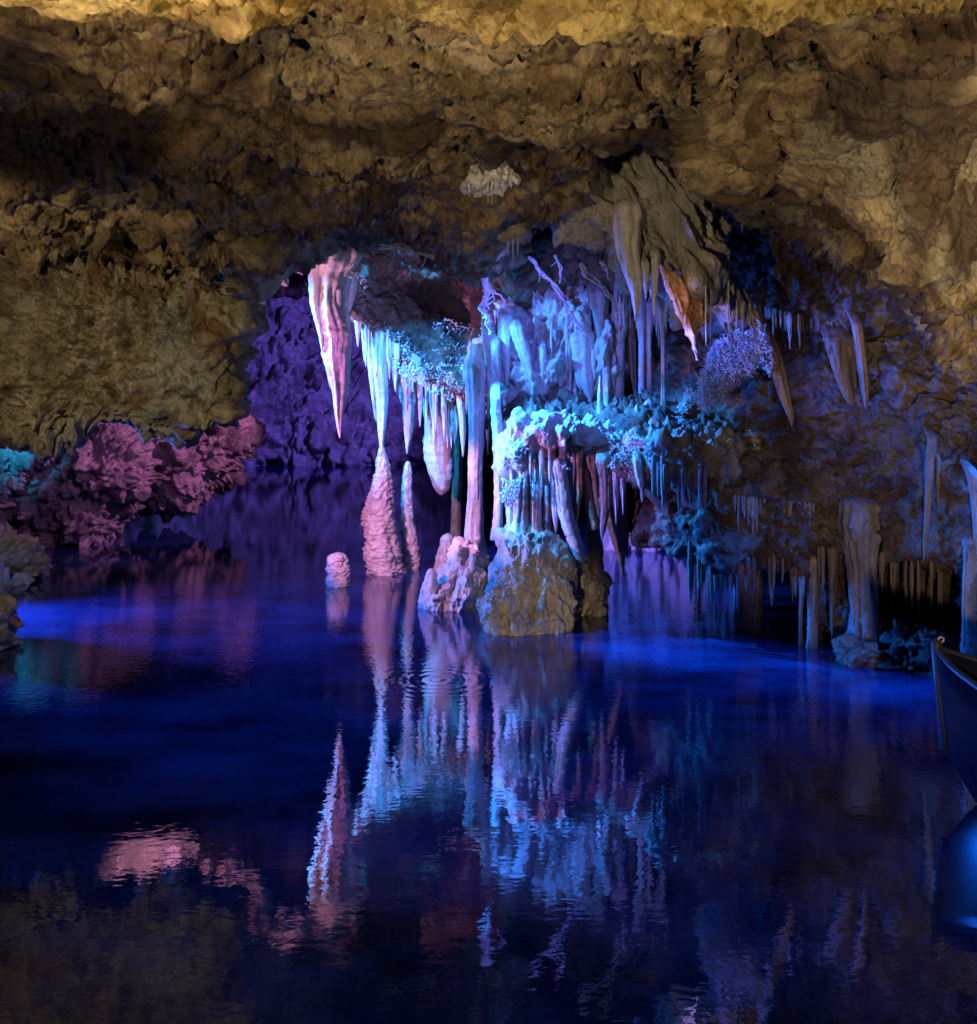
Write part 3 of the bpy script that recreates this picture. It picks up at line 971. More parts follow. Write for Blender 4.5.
LG = [('f', (3, 3, 2.0), 0.10), ('b', (3.8, 3.8, 2.2), 0.07), ('b', 11.0, 0.022), ('f', 24, 0.012), ('b', 40, 0.006)]
o = boulder('flowstone_ledge', [(498, 452), (506, 432), (520, 420), (545, 416), (580, 424), (620, 424), (645, 430), (642, 452), (628, 466), (600, 464), (575, 462), (556, 458), (540, 452), (520, 462), (506, 470)],
            9.05, 0.42, LG, M_CRUST, 27, 300, 150, 0.55)
tag(o, 'cyan lit crusted ledge roofing the columns over the tan island', 'flowstone')
solid(o)
FW = [('f', (2.6, 2.6, 1.4), 0.26), ('b', (5.5, 5.5, 1.8), 0.15), ('f', (13, 13, 4), 0.04), ('b', (9, 9, 7), 0.04), ('f', 30, 0.01)]
o = boulder('flowstone_wall', [(494, 345), (508, 300), (540, 284), (580, 288), (622, 270), (665, 296), (684, 350), (684, 410), (660, 428), (600, 432), (540, 428), (500, 420)],
            10.05, 0.42, FW, M_MITE, 28, 360, 220, 0.6, tilt=0.12)
tag(o, 'violet lobed flowstone wall behind the slim columns on the ledge', 'flowstone')
solid(o)
o = boulder('flowstone_wall', [(596, 420), (640, 396), (700, 390), (756, 400), (770, 470), (765, 545), (740, 552), (690, 548), (640, 556), (602, 552)],
            12.6, 0.3, [('f', (2.5, 2.5, 1.0), 0.16), ('b', (5, 5, 0.8), 0.16), ('f', (16, 16, 3), 0.04)], M_CALC, 29, 240, 140, 0.5)
tag(o, 'violet fluted flowstone wall mirrored in the blue water behind the undercut', 'flowstone')
RB = [('f', (3, 3, 2), 0.08), ('b', 6.0, 0.05), ('f', 16, 0.02)]
o = boulder('flowstone_ledge', [(640, 436), (680, 428), (722, 432), (744, 446), (738, 468), (700, 478), (660, 474), (642, 462)], 8.3, 0.4, RB, M_GREY, 30, 200, 100, 0.55)
tag(o, 'dull grey ledge fringed with rods right of the cyan ledge', 'flowstone')
solid(o)

# ------------------------------------------------------------------ named formations
def S(name, label, cat, axis, mat=None, group=None, **k):
    if name != 'stalagmite':
        axis = rooted(axis)
    o = spire(name, axis, mat or M_CALC, **k)
    return tag(o, label, cat, group or {'stalactite': 'larger hanging stalactites', 'column': 'standing columns', 'stalagmite': 'stalagmites', 'drapery': 'draperies'}.get(cat))


S('stalactite', 'large pink and cyan dagger stalactite, leftmost of the lit row', 'stalactite',
  [(336, 240, 44, 10.3), (334, 264, 42, 10.3), (331, 278, 32, 10.3), (330, 300, 25, 10.3), (335, 335, 26, 10.3), (337, 360, 22, 10.3), (338, 385, 15, 10.3), (339, 412, 9, 10.3), (340, 438, 1.2, 10.3)], seed=1, seg=48, flute=0.22)
S('stalactite', 'short pink triangular stalactite against the large dagger stalactite', 'stalactite',
  [(348, 275, 22, 10.4), (346, 292, 20, 10.4), (344, 308, 13, 10.4), (342, 320, 7, 10.4), (342, 328, 1, 10.4)], seed=2, flat=0.6)
S('stalactite', 'tiny stalactite tooth right of the short pink triangle', 'stalactite',
  [(358, 312, 9, 10.8), (358, 328, 6, 10.8), (358, 347, 0.8, 10.8)], seed=3)
S('stalactite', 'slim pale stalactite tooth just left of the stalactite over the tall stalagmite', 'stalactite',
  [(364, 318, 8, 10.9), (364, 338, 5, 10.9), (364, 361, 0.8, 10.9)], seed=4)
S('stalactite', 'long cyan stalactite almost touching the tallest pink stalagmite', 'stalactite',
  [(374, 322, 22, 11), (377, 342, 22, 11), (379, 370, 16, 11), (381, 400, 12, 11), (381.5, 430, 7, 11), (381.5, 449, 2.5, 11)], seed=5, flute=0.2)
S('stalactite', 'short cyan stalactite between the long cyan one and the pointed one', 'stalactite',
  [(394, 340, 12, 11.1), (394, 358, 10, 11.1), (395, 376, 6, 11.1), (396, 394, 1, 11.1)], seed=6)
S('stalactite', 'pointed cyan stalactite above the slender pink stalagmite', 'stalactite',
  [(404, 348, 18, 11.2), (407, 374, 19, 11.2), (408, 400, 14, 11.2), (408, 430, 8, 11.2), (407, 454, 1, 11.2)], seed=7, flute=0.18)
S('stalactite', 'narrow cyan stalactite left of the blunt broad one', 'stalactite',
  [(420, 365, 8, 11.1), (420, 388, 6, 11.1), (420, 410, 4, 11.1), (420, 427, 1, 11.1)], seed=8)
S('stalactite', 'broad blunt ended pale blue stalactite', 'stalactite',
  [(438, 365, 34, 11.5), (440, 395, 33, 11.5), (440, 430, 32, 11.5), (440, 460, 29, 11.5), (441, 478, 23, 11.5), (441, 489, 15, 11.5), (441, 495, 3, 11.5)], seed=9, seg=40, fine=0.03, flute=0.08)
S('stalactite', 'purple ribbon stalactite against the right side of the blunt broad one', 'stalactite',
  [(453, 380, 14, 11.2), (453, 400, 12, 11.2), (455, 425, 8, 11.2), (455, 445, 1, 11.2)], seed=10, flat=0.6)
S('stalactite', 'thin pink and white stalactite left of the tall pink column', 'stalactite',
  [(461, 375, 9, 10.9), (461, 395, 8, 10.9), (463, 430, 6, 10.9), (463, 457, 1, 10.9)], seed=11)
S('column', 'tall pink column on the pointed lilac mound', 'column',
  [(477, 372, 22, 9.7), (477, 395, 17, 9.7), (477, 430, 15, 9.7), (476, 480, 14, 9.7), (475, 520, 17, 9.7), (475, 545, 22, 9.7), (474, 570, 34, 9.7)], seed=12, seg=34, flute=0.14)
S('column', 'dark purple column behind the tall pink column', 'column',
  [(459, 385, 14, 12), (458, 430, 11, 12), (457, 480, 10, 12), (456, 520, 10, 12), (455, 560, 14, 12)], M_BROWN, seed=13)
S('stalactite', 'bright cyan fluted stalactite below the twisted cyan vein', 'stalactite',
  [(487, 322, 12, 9.3), (489, 340, 15, 9.3), (491, 370, 12, 9.3), (490, 400, 8, 9.3), (489, 432, 1, 9.3)], seed=14, flute=0.25)
S('stalactite', 'white stalactite needle left of the red pink column', 'stalactite',
  [(496, 345, 9, 9.2), (497, 380, 8, 9.2), (497, 420, 4, 9.2), (496, 447, 0.8, 9.2)], seed=15)
S('column', 'red pink column left of the blue draped columns', 'column',
  [(496, 400, 10, 9.2), (497, 430, 11, 9.2), (499, 470, 10, 9.2), (498, 510, 9, 9.2), (497, 540, 12, 9.2)], seed=16)
S('stalactite', 'white tooth shaped stalactite right of the bright cyan one', 'stalactite',
  [(504, 325, 16, 9.4), (504, 342, 14, 9.4), (506, 362, 8, 9.4), (507, 386, 0.8, 9.4)], seed=17, flute=0.15)
S('stalactite', 'white slanting stalactite tooth over the left end of the ledge', 'stalactite',
  [(516, 328, 14, 9.5), (522, 348, 13, 9.5), (529, 370, 8, 9.5), (534, 399, 0.8, 9.5)], seed=18, flute=0.15)
S('column', 'short cyan column standing on the left end of the ledge', 'column',
  [(543, 350, 7, 9.6), (543, 375, 5, 9.6), (543, 395, 5, 9.6), (543, 412, 8, 9.6), (543, 428, 11, 9.6)], seed=19)

# stalagmites in the water
S('stalagmite', 'tallest pink stalagmite standing in the pool', 'stalagmite',
  [(382, 446, 4, 11), (382, 455, 9, 11), (383, 470, 15, 11), (381, 490, 22, 11), (380, 512, 29, 11), (383, 535, 32, 11), (385, 560, 35, 11), (386, 575, 37, 11), (386, 590, 38, 11)], M_MITE, seed=31, seg=60, lump=0.20, fine=0.17, flute=0.05, px_per_ring=0.8, sat=0, scallop=0.05)
S('stalagmite', 'slender pink stalagmite right of the tallest one', 'stalagmite',
  [(408, 461, 4, 11.3), (408, 470, 8, 11.3), (407, 490, 10, 11.3), (408, 520, 13, 11.3), (410, 545, 17, 11.3), (411, 568, 20, 11.3), (411, 585, 22, 11.3)], M_MITE, seed=32, seg=44, lump=0.20, fine=0.17, flute=0.05, px_per_ring=0.8, sat=0, scallop=0.05)
S('stalagmite', 'small round topped stalagmite alone in the water at left', 'stalagmite',
  [(338, 552, 8, 10.3), (338, 556, 17, 10.3), (338, 566, 22, 10.3), (339, 580, 24, 10.3), (339, 592, 25, 10.3), (339, 606, 26, 10.3)], M_MITE, seed=33, seg=44, lump=0.20, fine=0.17, flute=0.05, px_per_ring=0.8, sat=0, scallop=0.05)
S('stalagmite', 'dim purple knob stalagmite behind the lilac mound', 'stalagmite',
  [(448, 533, 6, 11), (448, 540, 16, 11), (447, 555, 20, 11), (446, 575, 24, 11), (446, 590, 26, 11)], M_MITE, seed=34, lump=0.2, fine=0.1)
S('stalagmite', 'small pink knob on the left foot of the lilac mound', 'stalagmite',
  [(431, 568, 4, 9.3), (431, 574, 10, 9.3), (430, 585, 14, 9.3), (429, 600, 20, 9.3), (429, 612, 22, 9.3)], M_MITE, seed=35, lump=0.2, fine=0.1)

# columns and drapes between the ledge and the island
S('column', 'blue crusted column at the left front of the ledge', 'column',
  [(512, 440, 12, 8.9), (514, 460, 15, 8.9), (512, 490, 14, 8.9), (511, 515, 13, 8.9), (511, 545, 20, 8.8)], seed=41, flute=0.25, lump=0.2)
S('column', 'white and cyan fluted column under the ledge over the island', 'column',
  [(524, 430, 16, 8.8), (524, 460, 17, 8.8), (522, 490, 12, 8.8), (521, 515, 13, 8.8), (520, 545, 20, 8.7)], seed=42, flute=0.25, lump=0.15)
S('column', 'pinkish column second from the slanting log column', 'column',
  [(534, 425, 18, 8.8), (535, 455, 14, 8.8), (535, 490, 11, 8.8), (535, 520, 11, 8.8), (535, 540, 16, 8.7)], M_MITE, seed=43, flute=0.2)
S('column', 'brown pink column directly left of the slanting log column', 'column',
  [(546, 430, 14, 8.8), (547, 460, 10, 8.8), (547, 500, 8, 8.8), (546, 530, 8, 8.8), (546, 556, 10, 8.7)], M_MITE, seed=44, flute=0.2)
S('stalactite', 'thin blue stalactite hanging beside the slanting log column', 'stalactite',
  [(554, 445, 9, 8.7), (554, 480, 7, 8.7), (555, 510, 6, 8.7), (556, 533, 2, 8.7)], seed=45)
S('stalactite', 'thick slanting log shaped grey violet stalactite with broken end', 'stalactite',
  [(560, 465, 15, 8.6), (563, 485, 14, 8.6), (568, 515, 16, 8.6), (575, 540, 14, 8.6), (581, 558, 10, 8.6), (582, 562, 5, 8.6)], M_MITE, seed=46)
S('stalactite', 'salmon spike under the ledge, left of the pair', 'stalactite',
  [(569, 468, 8, 8.5), (572, 490, 8, 8.5), (575, 510, 6, 8.5), (576, 533, 0.8, 8.5)], seed=47)
S('stalactite', 'narrow salmon spike touching the left salmon spike', 'stalactite',
  [(579, 470, 8, 8.5), (579, 490, 7, 8.5), (577, 512, 4, 8.5), (576, 528, 0.8, 8.5)], M_ORANGE, seed=48)
S('stalactite', 'blunt orange stalactite under the ledge', 'stalactite',
  [(586, 472, 8, 8.5), (588, 492, 9, 8.5), (591, 512, 10, 8.5), (594, 526, 11, 8.5), (594, 531, 7, 8.5)], M_ORANGE, seed=49)
S('stalactite', 'long grey stalactite under the right end of the ledge', 'stalactite',
  [(604, 460, 16, 8.4), (606, 480, 11, 8.4), (606, 505, 9, 8.4), (603, 528, 6, 8.4), (602, 540, 1, 8.4)], M_GREY, seed=50)
S('stalactite', 'grey hooked stalactite nearest the orange stalactite', 'stalactite',
  [(592, 458, 14, 8.4), (594, 475, 9, 8.4), (596, 495, 6, 8.4), (600, 520, 3, 8.4), (602, 545, 0.8, 8.4)], M_GREY, seed=51)
S('stalactite', 'large brown fang shaped stalactite pointing at the water right of the ledge', 'stalactite',
  [(612, 485, 26, 8.4), (615, 510, 25, 8.4), (618, 535, 17, 8.4), (621, 555, 9, 8.4), (623, 576, 1, 8.4)], M_BROWN, seed=52, flat=0.5)
S('column', 'brown column rising from the small stump', 'column',
  [(596, 530, 14, 9.0), (597, 550, 14, 9.0), (596, 575, 15, 9.0), (592, 600, 24, 9.0)], M_BROWN, seed=53)
S('stalactite', 'white small bulb hanging under the ledge rubble', 'stalactite',
  [(637, 462, 8, 8.1), (639, 475, 8, 8.1), (641, 485, 6, 8.1), (641, 490, 1, 8.1)], M_CRUST, seed=54)

# columns standing on the ledge
ledge = [
    ('white cone stalactite at the back of the ledge', 'stalactite', [(586, 360, 22, 9.5), (588, 378, 20, 9.5), (590, 392, 10, 9.5), (591, 403, 1, 9.5)], M_CALC),
    ('slim cyan edged stalagmite on the ledge', 'stalagmite', [(600, 375, 1.5, 9.2), (600, 390, 4, 9.2), (600, 405, 6, 9.2), (600, 424, 9, 9.2)], M_CALC),
    ('violet column beside the slim cyan edged stalagmite', 'column', [(604, 340, 12, 9.4), (606, 365, 8, 9.4), (607, 395, 8, 9.4), (608, 424, 13, 9.4)], M_MITE),
    ('thick pink edged column on the ledge', 'column', [(620, 325, 16, 9.4), (620, 345, 10, 9.4), (620, 385, 9, 9.4), (618, 420, 11, 9.4)], M_MITE),
    ('brown tapering stalactite between the pink edged and the twin columns', 'stalactite', [(630, 320, 16, 9.4), (632, 345, 11, 9.4), (635, 380, 6, 9.4), (636, 408, 1, 9.4)], M_BROWN),
    ('left one of the twin violet columns', 'column', [(641, 315, 11, 9.3), (642, 345, 6, 9.3), (642, 390, 6, 9.3), (642, 424, 8, 9.3)], M_MITE),
    ('right one of the twin violet columns', 'column', [(650, 315, 12, 9.3), (649, 345, 6, 9.3), (649, 385, 5, 9.3), (649, 414, 9, 9.3)], M_MITE),
    ('thin lilac column joining a cone stalagmite at its foot', 'column', [(664, 310, 12, 9.1), (663, 330, 5, 9.1), (663, 370, 4, 9.1), (663, 400, 5, 9.1), (662, 418, 10, 9.1), (661, 432, 12, 9.1)], M_MITE),
    ('fat stepped stalagmite under the twin columns', 'stalagmite', [(649, 399, 6, 9.1), (649, 406, 12, 9.1), (650, 418, 13, 9.1), (650, 430, 15, 9.1)], M_MITE),
    ('cyan faced stalagmite at the front edge of the ledge', 'stalagmite', [(637, 404, 2, 8.8), (637, 414, 6, 8.8), (636, 428, 8, 8.8), (635, 440, 9, 8.8)], M_CALC),
    ('stubby stalagmite right of the cyan faced one on the ledge edge', 'stalagmite', [(646, 420, 3, 8.7), (646, 428, 7, 8.7), (645, 440, 9, 8.7)], M_MITE),
    ('violet hanging lobe ending the long mineral vein', 'stalactite', [(580, 310, 16, 9.5), (584, 328, 12, 9.5), (587, 350, 2, 9.5)], M_MITE),
    ('dim lobe stalactite at the back wall left of the vein', 'stalactite', [(553, 320, 18, 9.8), (554, 335, 15, 9.8), (556, 352, 3, 9.8)], M_MITE),
    ('broad dim violet lobe near the white slanting tooth', 'stalactite', [(528, 315, 24, 9.9), (526, 330, 18, 9.9), (520, 345, 4, 9.9)], M_MITE),
    ('dim violet lobe over the middle of the ledge', 'stalactite', [(562, 350, 22, 9.7), (562, 368, 16, 9.7), (563, 384, 3, 9.7)], M_MITE),
    ('grey lobe stalactite high above the pink edged column', 'stalactite', [(598, 295, 20, 9.4), (600, 318, 12, 9.4), (601, 345, 3, 9.4)], M_GREY),
]
for k, (lb, ct, ax, mt) in enumerate(ledge):
    S(ct, lb, ct, ax, mt, seed=60 + k, flute=0.16)

# the grey mass carries these
S('stalactite', 'long violet blue stalactite on the left tip of the grey flowstone mass', 'stalactite',
  [(628, 240, 22, 7.2), (632, 270, 17, 7.2), (636, 295, 10, 7.2), (636, 310, 5, 7.2), (635, 321, 0.8, 7.2)], M_CALC, seed=81, flute=0.2)
S('stalactite', 'slim blue white stalactite under the middle of the grey flowstone mass', 'stalactite',
  [(656, 255, 10, 7.1), (655, 275, 8, 7.1), (654, 295, 4, 7.1), (654, 315, 0.8, 7.1)], M_CALC, seed=82)
S('stalactite', 'short pale stalactite between the violet blue and the slim one', 'stalactite',
  [(645, 265, 8, 7.15), (646, 282, 6, 7.15), (646, 299, 0.8, 7.15)], M_CALC, seed=83)
o = boulder('drapery', [(658, 262), (676, 272), (692, 286), (705, 305), (707, 322), (701, 330), (700, 352), (698, 366), (690, 342), (677, 314), (666, 290)],
            7.08, 0.05, [('f', (4, 4, 1.5), 0.03), ('r', (10, 10, 3), 0.015), ('f', 25, 0.006)], M_ORANGE, 84, 160, 60, 0.7)
tag(o, 'orange drapery curtain with blue edges hanging to a point', 'drapery')
S('stalactite', 'brown stalactite at the right foot of the grey flowstone mass', 'stalactite',
  [(722, 300, 20, 7.4), (727, 318, 13, 7.4), (730, 334, 6, 7.4), (731, 350, 0.8, 7.4)], M_BROWN, seed=85)
S('stalactite', 'long leaning stalactite below the violet coral mass', 'stalactite',
  [(752, 308, 14, 7.4), (762, 330, 14, 7.4), (772, 352, 13, 7.4), (779, 378, 12, 7.4), (786, 402, 9, 7.4), (791, 418, 5, 7.4), (792, 426, 1, 7.4)], M_PINKISH, seed=86, flute=0.2)
S('drapery', 'brown blade shaped drapery with a violet edge at right', 'drapery',
  [(838, 340, 30, 7.1), (840, 352, 26, 7.1), (845, 375, 21, 7.1), (850, 395, 14, 7.1), (852, 404, 6, 7.1)], M_BROWN, seed=87, flat=0.25, flute=0.2)
S('stalactite', 'blue edged pinkish stalactite, rightmost of the lit ones', 'stalactite',
  [(857, 325, 10, 7.05), (860, 340, 10, 7.05), (863, 365, 10, 7.05), (865, 390, 8, 7.05), (866, 402, 5, 7.05), (866, 410, 1, 7.05)], M_PINKISH, seed=88, flute=0.2)

# right hand columns
S('column', 'thick grey leg shaped column standing at the right bank', 'column',
  [(858, 505, 34, 7.6), (858, 525, 40, 7.6), (860, 545, 33, 7.6), (863, 575, 25, 7.6), (865, 605, 25, 7.6), (866, 630, 32, 7.6), (864, 660, 44, 7.6), (864, 680, 50, 7.6)], M_GREY, seed=91, seg=44, flute=0.16, lump=0.14, fine=0.08)
S('column', 'yellow brown column left of the leg shaped column', 'column',
  [(814, 555, 18, 7.9), (813, 580, 11, 7.9), (813, 610, 10, 7.9), (813, 650, 12, 7.9)], M_TAN, seed=92)
S('column', 'thin brown column directly left of the yellow brown column', 'column',
  [(802, 555, 10, 8.0), (802, 590, 5, 8.0), (801, 620, 4, 8.0), (801, 648, 6, 8.0)], M_BROWN, seed=93)
S('column', 'stout stump column at the right edge of the blue opening', 'column',
  [(750, 560, 28, 8.4), (750, 585, 24, 8.4), (750, 610, 22, 8.4), (750, 645, 24, 8.4)], M_BROWN, seed=94, scallop=0.06)
S('stalactite', 'brown rod stalactite below the second yellowish column', 'stalactite',
  [(832, 560, 10, 7.8), (832, 590, 6, 7.8), (832, 618, 3, 7.8), (832, 640, 1, 7.8)], M_BROWN, seed=95)
S('stalactite', 'long brown rod stalactite on the right wall', 'stalactite',
  [(932, 440, 9, 7.2), (929, 470, 9, 7.2), (927, 510, 6, 7.2), (925, 545, 4, 7.2), (924, 562, 1, 7.2)], M_BROWN, seed=96)
S('stalactite', 'thin rod stalactite right beside the long brown rod', 'stalactite',
  [(938, 460, 5, 7.2), (938, 490, 3.5, 7.2), (938, 515, 1, 7.2)], M_BROWN, seed=97)
S('stalactite', 'pale rod stalactite cut by the right edge of the picture', 'stalactite',
  [(974, 478, 12, 6.8), (975, 500, 8, 6.8), (976, 530, 6, 6.8), (976, 556, 2, 6.8)], M_GREY, seed=98)
S('column', 'short grey column by the right edge behind the boat', 'column',
  [(972, 555, 16, 6.9), (970, 575, 14, 6.9), (968, 605, 12, 6.9), (972, 640, 18, 6.9), (974, 670, 24, 6.9)], M_GREY, seed=99)
o = boulder('shore_boulder', [(838, 645), (850, 640), (872, 642), (884, 652), (884, 672), (840, 672)], 7.5, 0.15, PK[2:], M_BROWN, 17, 120, 80, 0.6)
tag(o, 'low wet brown boulder at the foot of the leg shaped column', 'boulder', 'boulders along the shore')
o = boulder('shore_boulder', [(886, 640), (905, 628), (930, 632), (950, 640), (968, 640), (975, 690), (886, 680)], 7.4, 0.2, PK[2:], M_WALL, 18, 140, 80, 0.6)
tag(o, 'dark low rock on the bank between the leg shaped column and the boat', 'boulder', 'boulders along the shore')

# ceiling dome with its drips
DD = surf_depth(492, 172) - 0.03
dome = boulder('flowstone_dome', [(464, 186), (472, 166), (486, 153), (498, 158), (508, 170), (520, 182), (510, 184), (500, 187), (488, 188), (474, 190)], DD, 0.14,
               [('f', (4, 4, 2), 0.05), ('r', (9, 9, 3), 0.03), ('f', 22, 0.012)], M_CRUST, 25, 140, 80, 0.6)
tag(dome, 'pale blue jellyfish shaped flowstone dome with drips on the ceiling', 'flowstone')
for k, (x, y0, y1, wd_) in enumerate([(469, 184, 198, 3), (488, 184, 203, 1.6), (492, 184, 205, 1.8), (496, 184, 199, 1.4), (503, 182, 196, 1.5), (511, 180, 189, 1.5)]):
    c = spire('drip', [(x, y0 - 8, wd_ * 1.6, DD - 0.1), (x, y0, wd_, DD - 0.1), (x, y1, 0.5, DD - 0.1)], M_CRUST, seed=110 + k, seg=8)
    child(c, dome)
small = boulder('flowstone_dome', [(498, 238), (506, 226), (518, 222), (526, 232), (518, 240), (508, 242)], 7.0, 0.1,
                [('f', (5, 5, 2), 0.04), ('f', 22, 0.012)], M_GREY, 26, 100, 60, 0.6)
tag(small, 'small grey flowstone patch with drips below the pale dome', 'flowstone')
for k, (x, y0, y1, wd_) in enumerate([(508, 236, 256, 1.8), (513, 236, 260, 2.0), (518, 234, 255, 1.6)]):
    c = spire('drip', [(x, y0 - 6, wd_ * 1.6, 6.95), (x, y0, wd_, 6.95), (x, y1, 0.5, 6.95)], M_CRUST, seed=120 + k, seg=8)
    child(c, small)

# ------------------------------------------------------------------ crusts, corals and veins
def C_(label, poly, d, n, ln, rad, seed, cat='coral crust', **k):
    return tag(coral('coral_crust', poly, d, int(n * 5.0), ln * 0.5, rad * 0.62, M_CRUST, seed, **k), label, cat, 'coral crusts', 'stuff')


C_('cyan coral crust covering the sloping top of the ledge', [(557, 468), (570, 450), (600, 440), (636, 432), (642, 452), (632, 470), (600, 466), (575, 470)], 8.45, 420, 0.09, 0.011, 1, up=0.6)
C_('blue coral crust running down the left front of the ledge columns', [(504, 455), (525, 432), (545, 425), (552, 440), (535, 455), (522, 480), (512, 510), (502, 500)], 8.72, 330, 0.09, 0.010, 2, up=0.1)
C_('blue coral crust lying over the left shoulder of the ribbed island', [(486, 600), (500, 560), (520, 540), (532, 560), (512, 585), (494, 610)], 8.45, 200, 0.06, 0.008, 3, up=0.4)
C_('pinkish coral crust along the sloping ridge above the cyan stalactites', [(374, 322), (384, 320), (420, 350), (455, 378), (468, 388), (455, 402), (430, 392), (400, 372), (380, 345)], 10.75, 260, 0.13, 0.011, 4)
C_('blue coral crust in the recess right of the ridge', [(420, 320), (450, 318), (480, 330), (482, 370), (460, 375), (430, 345)], 10.5, 70, 0.14, 0.011, 5)
C_('violet coral mass hanging under the straw fringe', [(702, 375), (712, 345), (735, 332), (757, 332), (762, 350), (752, 372), (732, 380), (722, 400), (706, 410), (696, 400)], 7.5, 620, 0.11, 0.007, 6, knob=0.1, root=False)
C_('blue coral streak right of the violet mass along the leaning stalactite', [(757, 318), (766, 325), (774, 362), (770, 378), (760, 360)], 7.3, 90, 0.08, 0.009, 7)
C_('blue coral patch at the back of the ledge right of the thin lilac column', [(672, 420), (682, 400), (690, 386), (694, 392), (688, 412), (680, 425)], 8.6, 110, 0.08, 0.010, 8, up=0.4)
C_('bright blue coral spray alone on the brown wall', [(748, 428), (754, 432), (760, 450), (760, 458), (754, 448)], 7.75, 40, 0.08, 0.007, 9, knob=0.3)
C_('blue coral crumbs drooping from the right end of the ledge', [(624, 460), (640, 456), (638, 474), (630, 480)], 8.15, 50, 0.06, 0.009, 10)
C_('cyan coral beside the top of the large dagger stalactite', [(340, 262), (358, 258), (368, 285), (362, 300), (350, 285)], 10.2, 80, 0.1, 0.010, 12)


def V_(label, pts, d, seed, **k):
    return tag(vein('mineral_vein', pts, d, M_CRUST, seed, **k), label, 'mineral vein', 'mineral veins')


V_('violet blue mineral vein edging the ceiling lip above the dark recess', [(380, 246), (400, 247), (425, 257), (455, 268), (480, 285)], 8.85, 21, w=2.2, strands=4)
V_('bright cyan twisted vein dropping from the lip to the fluted stalactite', [(482, 276), (488, 292), (484, 308), (489, 322), (490, 334)], 8.75, 22, w=4.5, strands=4, jit=4)
V_('thin blue vein looping right of the bright twisted vein', [(488, 290), (500, 297), (503, 305), (497, 318)], 8.75, 23, w=1.8, strands=2)
V_('long violet vein slanting down the back wall to the hanging lobe', [(521, 254), (535, 266), (553, 282), (563, 300), (574, 318), (586, 340)], 8.95, 24, w=3.0, strands=3)
V_('short forked blue vein high on the back wall', [(554, 257), (558, 266), (559, 280)], 8.9, 25, w=2.4, strands=2)
V_('blue vein stepping down towards the slim straws', [(581, 262), (585, 274), (597, 284), (607, 292), (615, 302), (616, 312)], 8.3, 26, w=2.6, strands=3)
V_('small blue vein left of the grey flowstone tip', [(600, 262), (606, 270), (609, 280)], 8.2, 27, w=2.4, strands=2)
V_('short blue vein touching the grey flowstone mass', [(614, 256), (622, 266), (626, 272)], 7.9, 28, w=2.2, strands=2)
V_('violet crust along the rim of the right ceiling bulge', [(812, 236), (840, 246), (870, 258), (898, 282)], 5.72, 29, w=1.4, strands=2)

# ------------------------------------------------------------------ straw fringes
protos = []
for k in range(3):
    p0 = spire('soda_straw', [(CX, HY, 5, 1.0 * F / 100), (CX, HY + 10, [22, 30, 17][k], F / 100), (CX + [0, 2, -2][k], HY + 40, [18, 17, 16][k], F / 100), (CX, HY + 80, [14, 9, 13][k], F / 100), (CX, HY + 100, 2, F / 100)], M_CALC, seed=200 + k, seg=10, px_per_ring=4, flute=0.16)
    protos.append(p0)
_used = set()


def straw(px, py, length, wpx, d, label, group, mat, rnd):
    k = rnd.randrange(3)
    if k in _used:
        o = protos[k].copy()
        COL.objects.link(o)
    else:
        o = protos[k]
        _used.add(k)
    sd = surf_depth(px, py)
    p = W(px, py, d)
    up = cast(p, (0, 0, 1))
    kk = d / F
    if up < 0.3:
        py -= up / kk
        length += up / kk
    elif 0 < sd - d < 1.5:
        length *= d / sd
        d = sd - 0.01
    kk = d / F
    o.location = W(px, py, d)
    # prototype: 1 m long, 0.2 m wide
    o.scale = (wpx * kk / 0.2, wpx * kk / 0.2, length * kk)
    o.rotation_euler = (0, 0, rnd.uniform(0, 6.28))
    tag(o, label, 'stalactite', group)
    o.material_slots[0].link = 'OBJECT'
    o.material_slots[0].material = mat
    return o


def fringe(line, n, lens, wid, label, group, mat, seed):
    rnd = random.Random(seed)
    A = np.array(line, float)
    for i in range(n):
        t = min(1, max(0, (i + 0.5 + rnd.gauss(0, 1.1)) / n)) * (len(A) - 1)
        x = np.interp(t, range(len(A)), A[:, 0])
        y = np.interp(t, range(len(A)), A[:, 1])
        d = np.interp(t, range(len(A)), A[:, 2]) + rnd.uniform(-0.1, 0.1)
        q = rnd.random() ** 1.6
        straw(x, y - 6, lens[0] + (lens[1] - lens[0]) * q + 6, wid[0] + (wid[1] - wid[0]) * (0.6 * q + 0.4 * rnd.random()), d, label, group, mat, rnd)


fringe([(723, 302, 7.2), (760, 310, 7.2), (800, 320, 7.2)], 34, (12, 40), (1.8, 3.0), 'blue lit soda straw in the fringe above the violet coral mass', 'straws above the violet coral', M_CALC, 1)
fringe([(800, 322, 7.5), (852, 330, 7.4)], 14, (5, 12), (1.5, 2.5), 'short dim straw in the row left of the brown blade drapery', 'straws left of the brown blade', M_BROWN, 2)
fringe([(640, 470, 8.0), (680, 472, 7.75), (722, 472, 7.7)], 17, (22, 46), (3.5, 5.5), 'grey rod stalactite in the fringe under the right half of the ledge', 'rods under the right ledge', M_GREY, 3)
fringe([(734, 500, 7.6), (770, 505, 7.55), (815, 508, 7.55)], 34, (12, 34), (1.8, 3.2), 'fine dull straw in the fringe over the dark opening', 'straws over the dark opening', M_GREY, 4)
fringe([(690, 560, 7.9), (735, 568, 7.9), (790, 562, 7.9), (836, 566, 7.8)], 26, (20, 46), (3, 5.5), 'brown rod hanging low from the undercut near the water', 'rods of the undercut', M_BROWN, 5)
